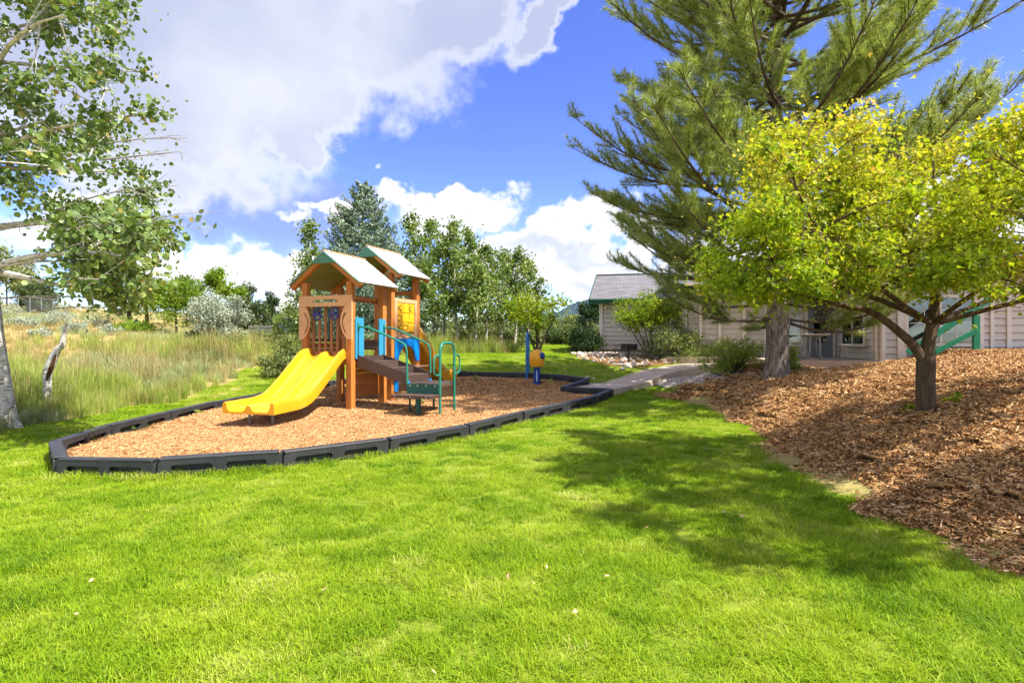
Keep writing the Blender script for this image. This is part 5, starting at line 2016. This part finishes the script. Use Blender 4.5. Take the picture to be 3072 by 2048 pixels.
# bare shrub over the roof
rng = np.random.default_rng(4)
Yb = 33.0
xb = (1968 - 1536) / 1700 * Yb
zb = tz(xb, Yb)
bt = MB()
for k in range(9):
    a = rng.uniform(-0.5, 0.5)
    e = np.array([xb + a * 1.6, Yb + rng.normal() * 0.3, EYE + (1024 - rng.uniform(812, 835)) / 1700 * Yb])
    pp = branch_path((xb, Yb, zb), e, rng, 0.02, 7, 0.03) - np.array([xb, Yb, zb])
    bt.tube([tuple(q) for q in pp], list(np.linspace(0.05, 0.008, 7)), 5, False)
    for j in range(9):
        i = int(rng.integers(4, 7))
        e2 = pp[i] + rng.normal(size=3) * 0.3 + np.array([0, 0, 0.15])
        bt.tube([tuple(pp[i]), tuple(e2)], [0.012, 0.006], 4, False)
BT = tag(empty('bare_tree', (xb, Yb, zb)), 'thin leafless tree top showing over the house roof', 'tree')
bt.build('branches', B_PALE, BT)

# ------------------------------------------------------------------ far fences
M_WIRE = plain('fence_wire', (0.22, 0.24, 0.24), 0.5, 0.5, 0.05, metal=0.3)
FN = None
Yf = 37.0
xa, xb_ = (55 - 1536) / 1700 * Yf, (175 - 1536) / 1700 * Yf
FN = tag(empty('chain_link_fence', (xa, Yf, tz(xa, Yf))), 'grey chain link fence crossing the dry hill before the round juniper', 'fence')
for i in range(5):
    x = xa + (xb_ + 0.4 - xa) * i / 4
    MB().tube([(x - xa, 0, tz(x, Yf) - tz(xa, Yf) - 0.1), (x - xa, 0, tz(x, Yf) - tz(xa, Yf) + 1.15)], 0.03, 8).build('post', M_WIRE, FN, True)
zr = lambda x: tz(x, Yf) - tz(xa, Yf) + 1.12
MB().tube([(x - xa, 0, zr(x)) for x in np.linspace(xa, xb_ + 0.4, 9)], 0.024, 8).build('top_rail', M_WIRE, FN, True)
wm = MB()
for x in np.arange(xa, xb_, 0.09):
    for s in (1, -1):
        za = tz(x, Yf) - tz(xa, Yf)
        wm.tube([(x - xa, 0, za + (0.02 if s > 0 else 1.1)), (x - xa + 0.9, 0, za + (1.1 if s > 0 else 0.02))], 0.0035, 3, False)
wm.build('wire_mesh', M_WIRE, FN)
Yf = 32.0
xa = (752 - 1536) / 1700 * Yf
FB = tag(empty('board_fence', (xa, Yf, tz(xa, Yf))), 'low grey board fence far behind the silver shrub', 'fence')
M_GREYB = plain('grey_board', (0.17, 0.17, 0.16), 0.8)
zb0 = 0.10
for i in range(3):
    MB().box((0.55, 0.0, zb0 + 0.12 + 0.17 * i), (1.35, 0.04, 0.12), bev=0.004).build('rail', M_GREYB, FB)
for x in (0.0, 0.55, 1.1):
    MB().box((x, 0.05, (zb0 + 0.5) / 2), (0.09, 0.06, zb0 + 0.62)).build('post', M_GREYB, FB)

# ------------------------------------------------------------------ stones


def rock_mesh(seed, mat):
    r = np.random.default_rng(seed)
    bm = bmesh.new()
    bmesh.ops.create_icosphere(bm, subdivisions=2, radius=0.5)
    off = r.normal(size=(3, 3))
    for v in bm.verts:
        c_ = np.array(v.co)
        k = 1 + 0.16 * math.sin(c_ @ off[0] * 5 + 1) + 0.12 * math.sin(c_ @ off[1] * 7)
        v.co = Vector((c_[0] * k, c_[1] * k * 0.8, c_[2] * k * 0.62))
    me = bpy.data.meshes.new('rock')
    bm.to_mesh(me)
    bm.free()
    me.materials.append(mat)
    for p in me.polygons:
        p.use_smooth = True
    return me


M_ROCK = plain('pale_stone', (0.46, 0.39, 0.32), 0.9, 0.2, 0.3, 5.0, bump=0.5, bscale=25)
M_ROCKT = plain('tan_stone', (0.36, 0.24, 0.14), 0.9, 0.2, 0.25, 5.0, bump=0.5, bscale=25)
RM = [rock_mesh(i, M_ROCK) for i in range(4)]
RMT = rock_mesh(9, M_ROCKT)
rng = np.random.default_rng(12)
for (px, py, s, t) in ((1740, 1068, 0.42, 0), (1758, 1080, 0.25, 0), (1722, 1064, 0.28, 0), (1790, 1066, 0.3, 0), (1880, 1102, 0.34, 0), (1905, 1098, 0.28, 0), (1930, 1092, 0.24, 0), (1868, 1110, 0.2, 0),
                       (1995, 1152, 0.27, 0), (1970, 1149, 0.22, 0), (2020, 1142, 0.2, 0), (2252, 1132, 0.36, 1), (1990, 1085, 0.3, 1), (1765, 1134, 0.18, 0), (1780, 1138, 0.14, 0)):
    q = ground_at(px, py)
    o = link('rock', RMT if t else RM[int(rng.integers(0, 4))])
    o.location = (q[0], q[1], q[2] + 0.12 * s)
    o.rotation_euler = (rng.normal() * 0.2, rng.normal() * 0.2, rng.uniform(0, 6))
    o.scale = (s, s, s)
    if t:
        tag(o, 'tan boulder under the shrubs by the walk' if px < 2100 else 'tan boulder between the flowering shrub and the pine trunk', 'rock')
    else:
        tag(o, 'pale grey edging stone beside the walk and grill', 'rock', 'pale stones along the walk and grill bed')

# ------------------------------------------------------------------ scattered ground cover (uncountable stuff)


def scatter(name, label, cat, P, rotz, scl, which, protos, tilt=0.0):
    """instances of proto meshes on points; ONE object"""
    pc = bpy.data.collections.new(name + '_kinds')
    for i, me in enumerate(protos):
        pc.objects.link(bpy.data.objects.new('%s_kind_%02d' % (name, i), me))
    N = len(P)
    me = bpy.data.meshes.new(name)
    me.vertices.add(N)
    me.vertices.foreach_set('co', np.asarray(P, np.float32).ravel())
    r = np.zeros((N, 3), np.float32)
    r[:, 2] = rotz
    if tilt:
        r[:, 0] = RNG.normal(size=N) * tilt
        r[:, 1] = RNG.normal(size=N) * tilt
    a = me.attributes.new('rot', 'FLOAT_VECTOR', 'POINT')
    a.data.foreach_set('vector', r.ravel())
    a = me.attributes.new('scl', 'FLOAT', 'POINT')
    a.data.foreach_set('value', np.asarray(scl, np.float32))
    a = me.attributes.new('which', 'INT', 'POINT')
    a.data.foreach_set('value', np.asarray(which, np.int32))
    me.update()
    o = link(name, me)
    ng = bpy.data.node_groups.new(name + '_scatter', 'GeometryNodeTree')
    ng.interface.new_socket('Geometry', in_out='INPUT', socket_type='NodeSocketGeometry')
    ng.interface.new_socket('Geometry', in_out='OUTPUT', socket_type='NodeSocketGeometry')
    gi = ng.nodes.new('NodeGroupInput')
    go = ng.nodes.new('NodeGroupOutput')
    ci = ng.nodes.new('GeometryNodeCollectionInfo')
    ci.inputs[0].default_value = pc
    ci.inputs['Separate Children'].default_value = True
    ci.inputs['Reset Children'].default_value = True
    ip = ng.nodes.new('GeometryNodeInstanceOnPoints')
    ip.inputs['Pick Instance'].default_value = True

    def attr(nm, tp):
        n = ng.nodes.new('GeometryNodeInputNamedAttribute')
        n.data_type = tp
        n.inputs[0].default_value = nm
        return n.outputs[0]
    ng.links.new(gi.outputs[0], ip.inputs['Points'])
    ng.links.new(ci.outputs[0], ip.inputs['Instance'])
    ng.links.new(attr('which', 'INT'), ip.inputs['Instance Index'])
    er = ng.nodes.new('FunctionNodeEulerToRotation')
    ng.links.new(attr('rot', 'FLOAT_VECTOR'), er.inputs[0])
    ng.links.new(er.outputs[0], ip.inputs['Rotation'])
    ng.links.new(attr('scl', 'FLOAT'), ip.inputs['Scale'])
    ng.links.new(ip.outputs[0], go.inputs[0])
    md = o.modifiers.new('scatter', 'NODES')
    md.node_group = ng
    return tag(o, label, cat, kind='stuff')


def blades(name, n, radius, h0, h1, width, lean, mat, rng, curl=0.5, heads=0.0):
    """tuft of curved blades, three faces each"""
    a = rng.uniform(0, 2 * math.pi, n)
    rr = radius * np.sqrt(rng.random(n))
    base = np.stack([rr * np.cos(a), rr * np.sin(a), np.full(n, -0.01)], 1)
    az = rng.uniform(0, 2 * math.pi, n)
    h = rng.uniform(h0, h1, n)
    ln = np.abs(rng.normal(size=n)) * lean + 0.05
    d = np.stack([np.cos(az), np.sin(az), np.zeros(n)], 1)
    s = np.stack([-np.sin(az), np.cos(az), np.zeros(n)], 1) * (width / 2)
    up = np.array([0, 0, 1.0])
    mid = base + up * (h * 0.55)[:, None] + d * (h * ln * 0.35)[:, None]
    tip = base + up * (h * (1 - 0.3 * np.minimum(ln, 1.2) * curl))[:, None] + d * (h * ln)[:, None]
    V = np.stack([base - s, base + s, mid + s * 0.8, mid - s * 0.8, tip + s * 0.15, tip - s * 0.15], 1).reshape(-1, 3)
    k = np.arange(n)[:, None] * 6
    Fc = np.concatenate([k + np.array([[0, 1, 2, 3]]), k + np.array([[3, 2, 4, 5]])], 0)
    t = rng.random(n)
    tint = np.repeat(t * 0.85, 6)
    me = np_mesh(name, V, Fc, mat, False, {'tint': tint})
    return me


def grassmat(name, stops, pstops, pscale, trans=0.35, clover=False):
    """blade colour: own tint x broad patches over the ground"""
    m = Mat(name)
    at = m.n('ShaderNodeAttribute', attribute_name='tint')
    oi = m.n('ShaderNodeObjectInfo')
    p = oi.outputs['Location']
    nz = m.noise(p, pscale, 4, 0.6)
    nz2 = m.noise(p, pscale * 6, 3, 0.6)
    f = m.math('ADD', m.math('MULTIPLY', at.outputs['Fac'], 0.45), m.math('ADD', m.math('MULTIPLY', m.math('SUBTRACT', nz, 0.5), 1.7), m.math('ADD', 0.27, m.math('MULTIPLY', m.math('SUBTRACT', nz2, 0.5), 1.6))))
    col = m.ramp(f, stops)
    if clover:
        cp_ = m.ramp(m.noise(p, 2.3, 3, 0.7), [(0.60, (0, 0, 0)), (0.68, (1, 1, 1))])
        col = m.mix(m.math('MULTIPLY', cp_, 0.55), col, (0.11, 0.21, 0.025))
        st_ = m.ramp(m.noise(p, 4.1, 4, 0.7), [(0.64, (0, 0, 0)), (0.74, (1, 1, 1))])
        col = m.mix(m.math('MULTIPLY', st_, 0.5), col, (0.58, 0.52, 0.22))
    m.base(col, 0.55, 0.25)
    tr = m.n('ShaderNodeBsdfTranslucent')
    m.put(tr.inputs[0], m.mix(1.0, col, (1.0, 1.0, 0.6), 'MULTIPLY'))
    mx = m.n('ShaderNodeMixShader')
    mx.inputs[0].default_value = trans
    m.t.links.new(m.bsdf.outputs[0], mx.inputs[1])
    m.t.links.new(tr.outputs[0], mx.inputs[2])
    m.t.links.new(mx.outputs[0], m.out.inputs[0])
    return m.m


rng = np.random.default_rng(77)
GM = grassmat('lawn_blade', [(0.0, (0.09, 0.20, 0.003)), (0.35, (0.225, 0.365, 0.006)), (0.7, (0.38, 0.475, 0.02)), (1.0, (0.58, 0.57, 0.19))], None, 1.1, 0.42, True)
lp = [blades('lawn_tuft', 75, 0.095, 0.022, 0.055, 0.0045, 1.1, GM, rng) for _ in range(5)]
lp += [blades('lawn_tuft', 55, 0.095, 0.035, 0.08, 0.0045, 1.1, GM, rng) for _ in range(2)]
lf = [blades('lawn_tuft_far', 60, 0.19, 0.022, 0.06, 0.008, 1.1, GM, rng) for _ in range(3)]
pts, wh_, sc_ = [], [], []
for (ya, yb, dens, far) in ((1.5, 4.0, 210, 0), (4.0, 6.5, 140, 0), (6.5, 10, 90, 0), (10, 16, 42, 1), (16, 24, 26, 1), (24, 40, 9, 2)):
    xw = 1.02 * yb + 0.6
    n = int(dens * (yb - ya) * 2 * xw)
    x = rng.uniform(-xw, xw, n)
    y = rng.uniform(ya, yb, n)
    # the turf thins out raggedly into the mulch
    k = z_lawn(x, y) | ((rng.random(n) < 0.30) & z_lawn(x - 0.28, y) & z_mulch(x, y)) | ((rng.random(n) < 0.10) & z_lawn(x - 0.6, y) & z_mulch(x, y))
    x, y = x[k], y[k]
    pts.append(np.stack([x, y, terrain(x, y)], 1))
    r = rng.random(len(x))
    wh_.append(np.where(r < 0.9, rng.integers(0, 5, len(x)), rng.integers(5, 7, len(x))) if not far else rng.integers(7, 10, len(x)))
    s_ = rng.uniform(0.75, 1.2, len(x)) * (1.0, 1.0, 1.6)[far]
    fringe = edge_dist(x, y, PIT) < 0.17                 # uncut grass against the border
    if not far:
        wh_[-1] = np.where(fringe & (rng.random(len(x)) < 0.8), rng.integers(5, 7, len(x)), wh_[-1])
    sc_.append(np.where(fringe, s_ * 1.35, s_))
P = np.concatenate(pts)
print('lawn tufts', len(P))
scatter('lawn_grass', 'short bright green lawn grass', 'grass', P, rng.uniform(0, 6.28, len(P)), np.concatenate(sc_), np.concatenate(wh_), lp + lf)

# meadow
MG1 = grassmat('meadow_blade', [(0.0, (0.15, 0.23, 0.03)), (0.4, (0.30, 0.39, 0.06)), (0.7, (0.46, 0.50, 0.12)), (1.0, (0.62, 0.56, 0.24))], None, 0.35, 0.3)
MG2 = grassmat('sage_blade', [(0.0, (0.20, 0.25, 0.09)), (0.5, (0.36, 0.40, 0.17)), (1.0, (0.52, 0.52, 0.30))], None, 0.4, 0.25)
MG3 = grassmat('dry_blade', [(0.0, (0.24, 0.20, 0.07)), (0.5, (0.42, 0.33, 0.13)), (1.0, (0.55, 0.44, 0.22))], None, 0.4, 0.3)
mp1 = [blades('meadow_tuft', 60, 0.20, 0.35, 0.75, 0.009, 0.35, MG1, rng, 0.3) for _ in range(3)]
mp2 = [blades('sage_tuft', 70, 0.22, 0.2, 0.5, 0.010, 0.5, MG2, rng, 0.3) for _ in range(2)]
mp3 = [blades('dry_tuft', 50, 0.22, 0.12, 0.38, 0.010, 0.6, MG3, rng, 0.4) for _ in range(2)]
mp4 = [blades('seed_grass', 40, 0.20, 0.55, 0.95, 0.008, 0.25, MG3, rng, 0.3)]
pts, wh_, sc_ = [], [], []
for (ya, yb, dens, s_) in ((7.5, 14, 40, 0.85), (14, 20, 24, 0.95), (20, 30, 8.5, 1.1), (30, 48, 2.6, 1.3), (48, 80, 0.7, 1.7)):
    xa, xb_ = -1.05 * yb - 2, min(6.0, 1.05 * yb)
    n = int(dens * (yb - ya) * (xb_ - xa))
    x = rng.uniform(xa, xb_, n)
    y = rng.uniform(ya, yb, n)
    k = z_meadow(x, y)
    x, y = x[k], y[k]
    # a lush tall band follows the mown edge; farther out the hill is low, dry and sagey
    inside = np.ones(len(x))
    for q in (1.2, 2.4, 3.6, 4.8, 6.0, 7.5):
        inside += z_meadow(x + q, y - 0.15 * q)
    deep = np.clip((inside + 1.2 * wob(x * 0.5, y * 0.5, 1.0, 0.4) - 3.2) / 3.0, 0, 1)
    deep = np.where((x > -9) & (y > 18), np.minimum(deep, 0.35), deep)
    r = rng.random(len(x))
    patch = 0.5 + 0.5 * wob(x * 0.33, y * 0.33, 1.0, 4.0)
    w_ = rng.integers(0, 3, len(x))
    w_ = np.where(patch > 0.66, rng.integers(3, 5, len(x)), w_)
    w_ = np.where(rng.random(len(x)) < 0.16, 7, w_)
    far_w = np.where(patch > 0.52, rng.integers(3, 5, len(x)), rng.integers(5, 7, len(x)))
    w_ = np.where(r < deep, far_w, w_)
    keep = rng.random(len(x)) > 0.55 * deep
    fr_ = ~(z_meadow(x + 0.9, y) & z_meadow(x + 0.5, y - 0.6))
    s2_ = rng.uniform(0.7, 1.25, len(x)) * s_ * np.where(fr_, 0.6, 1.0) * (1 - 0.35 * deep)
    pts.append(np.stack([x, y, terrain(x, y)], 1)[keep])
    wh_.append(w_[keep])
    sc_.append(s2_[keep])
P = np.concatenate(pts)
print('meadow tufts', len(P))
scatter('meadow_grass', 'tall green and straw coloured meadow grass', 'grass', P, rng.uniform(0, 6.28, len(P)), np.concatenate(sc_), np.concatenate(wh_), mp1 + mp2 + mp3 + mp4)


# wood chips
def chipmat(name, stops):
    m = Mat(name)
    at = m.n('ShaderNodeAttribute', attribute_name='tint')
    oi = m.n('ShaderNodeObjectInfo')
    f = m.math('ADD', at.outputs['Fac'], m.math('MULTIPLY', m.math('SUBTRACT', oi.outputs['Random'], 0.5), 0.25))
    return m.base(m.ramp(f, stops), 0.85, 0.15)


def chips(name, n, radius, l0, l1, w0, w1, mat, rng, tilt=0.25, lift=0.02):
    V, Fc, T = [], [], []
    for i in range(n):
        L, W, Hh = rng.uniform(l0, l1), rng.uniform(w0, w1), rng.uniform(0.003, 0.007)
        a = rng.uniform(0, 6.28)
        r = radius * math.sqrt(rng.random())
        R = np.array(Euler((rng.normal() * tilt, rng.normal() * tilt, rng.uniform(0, 6.28))).to_matrix())
        tp = rng.uniform(0.5, 1.0)
        c_ = np.array([(-L / 2, -W / 2, -Hh), (L / 2, -W / 2 * tp, -Hh), (L / 2, W / 2 * tp, -Hh), (-L / 2, W / 2, -Hh), (-L / 2, -W / 2, Hh), (L / 2, -W / 2 * tp, Hh), (L / 2, W / 2 * tp, Hh), (-L / 2, W / 2, Hh)])
        v = c_ @ R.T + np.array([r * math.cos(a), r * math.sin(a), rng.uniform(0.0, lift)])
        b = len(V)
        V += list(v)
        Fc += [(b + 4, b + 5, b + 6, b + 7), (b, b + 3, b + 2, b + 1), (b, b + 1, b + 5, b + 4), (b + 1, b + 2, b + 6, b + 5), (b + 2, b + 3, b + 7, b + 6), (b + 3, b, b + 4, b + 7)]
        T += [rng.random()] * 8
    return np_mesh(name, np.array(V), np.array(Fc), mat, False, {'tint': T})


CM1 = chipmat('pale_wood_chip', [(0.0, (0.22, 0.098, 0.032)), (0.35, (0.38, 0.195, 0.075)), (0.75, (0.50, 0.29, 0.125)), (1.0, (0.60, 0.41, 0.22))])
CM2 = chipmat('bark_chip', [(0.0, (0.10, 0.043, 0.014)), (0.4, (0.34, 0.165, 0.06)), (0.75, (0.56, 0.325, 0.135)), (1.0, (0.70, 0.50, 0.28))])
cp = [chips('wood_chip_patch', 110, 0.20, 0.018, 0.055, 0.005, 0.014, CM1, rng) for _ in range(4)]
P = rng.uniform((-7.3, 5.4), (3.6, 19.5), (22000, 2))
d_ = np.hypot(P[:, 0], P[:, 1])
P = P[(rng.random(len(P)) < np.clip(1.25 - d_ / 17, 0.22, 1)) & in_poly(P[:, 0], P[:, 1], PIT) & (edge_dist(P[:, 0], P[:, 1], PIT) > 0.30)]
print('chip patches', len(P))
scatter('wood_chips', 'loose tan wood chips filling the play pit', 'wood chips', np.column_stack([P, terrain(P[:, 0], P[:, 1]) + pit_rise(P[:, 0], P[:, 1]) + 0.002]), rng.uniform(0, 6.28, len(P)), np.where(np.hypot(P[:, 0], P[:, 1]) > 11, 1.4, 1.0) * rng.uniform(0.85, 1.2, len(P)), rng.integers(0, 4, len(P)), cp)
bp = [chips('bark_patch', 150, 0.22, 0.015, 0.07, 0.004, 0.013, CM2, rng, 0.3, 0.03) for _ in range(4)]
P = rng.uniform((2.7, 1.5), (17, 17), (26000, 2))
d_ = np.hypot(P[:, 0], P[:, 1])
P = P[(rng.random(len(P)) < np.clip(1.3 - d_ / 15, 0.15, 1)) & z_mulch(P[:, 0], P[:, 1]) & (P[:, 0] < 1.05 * P[:, 1] + 1.5)]
print('bark patches', len(P))
scatter('bark_mulch', 'shredded brown bark mulch chips', 'mulch', np.column_stack([P, terrain(P[:, 0], P[:, 1]) + 0.014]), rng.uniform(0, 6.28, len(P)), np.where(np.hypot(P[:, 0], P[:, 1]) > 11, 1.35, np.where(np.hypot(P[:, 0], P[:, 1]) < 6.5, 0.78, 1.0)) * rng.uniform(0.85, 1.2, len(P)), rng.integers(0, 4, len(P)), bp)
gp = [RM[i] for i in range(4)]
P1 = GRAVEL.min(0) + rng.random((5200, 2)) * (GRAVEL.max(0) - GRAVEL.min(0))
P1 = P1[in_poly(P1[:, 0], P1[:, 1], GRAVEL)]
P2 = GRAVEL2.min(0) + rng.random((900, 2)) * (GRAVEL2.max(0) - GRAVEL2.min(0))
P2 = P2[in_poly(P2[:, 0], P2[:, 1], GRAVEL2)]
P = np.concatenate([P1, P2])
scatter('gravel', 'pale rounded gravel stones beside the walk', 'gravel', np.column_stack([P, terrain(P[:, 0], P[:, 1]) + 0.02]), rng.uniform(0, 6.28, len(P)), rng.uniform(0.05, 0.15, len(P)), rng.integers(0, 4, len(P)), gp, 0.3)

# ------------------------------------------------------------------ weeds in the pit, fallen leaves
rng = np.random.default_rng(55)
for px, py, w, h, mat_, lab in ((258, 1338, 52, 60, LM_BRIGHT, 'yellow green seedling in the narrow corner of the play pit'), (386, 1298, 34, 34, LM_GROVE, 'small green weed against the far border timber'),
                                (598, 1250, 44, 26, LM_SHRUB, 'sparse pale weed beside the border behind the slide foot'), (1545, 1130, 26, 34, LM_SHRUB, 'dry weed at the far border left of the ball post'),
                                (1430, 1152, 36, 30, LM_SHRUB, 'dry tan weed in the chips beyond the grab hoop'), (1655, 1160, 32, 22, LM_SHRUB, 'small weed between ball post and walk'),
                                (1262, 1222, 44, 34, LM_GROVE, 'small leafy weed growing beside the low step'), (1712, 1138, 40, 30, LM_SHRUB, 'dry weeds along the border left of the walk')):
    q = ground_at(px, py)
    bush(px, py, w, h, q[1], 'weed', lab, 'weed', mat_, 70, 0.055, rng, ncl=8, x=q[0])
lm = MB()
lm.add([(0, -0.5, 0), (0.28, -0.2, 0.09), (0.3, 0.15, 0.12), (0, 0.55, 0.03), (-0.3, 0.15, 0.10), (-0.27, -0.2, 0.05), (0, -0.1, 0.0), (0, 0.2, 0.0)],
       [(0, 1, 6), (1, 2, 7, 6), (2, 3, 7), (3, 4, 7), (4, 5, 6, 7), (5, 0, 6)])
M_FALL = plain('dry_leaf', (0.48, 0.30, 0.19), 0.8, 0.2, 0.3, 3.0)
FL = lm.mesh('fallen_leaf', M_FALL)
for px, py, s in ((973, 1772, 0.055), (1531, 1681, 0.04), (1525, 1737, 0.035), (1822, 1738, 0.04), (1640, 1700, 0.03), (2175, 1540, 0.05), (2225, 1552, 0.04), (1725, 1840, 0.035), (1775, 1845, 0.03), (1300, 2030, 0.03),
                  (230, 1845, 0.035), (274, 1742, 0.03), (1775, 1595, 0.035), (1600, 1750, 0.025), (1555, 1800, 0.03), (1940, 1585, 0.03)):
    q = ground_at(px, py, 0.05)
    o = link('fallen_leaf', FL)
    o.location = (q[0], q[1], q[2] + 0.055)
    o.rotation_euler = (rng.normal() * 0.4, rng.normal() * 0.4, rng.uniform(0, 6.28))
    o.scale = (s, s, s)
    tag(o, 'dry pinkish tan leaf lying on the lawn', 'leaf', 'dry leaves fallen on the lawn')
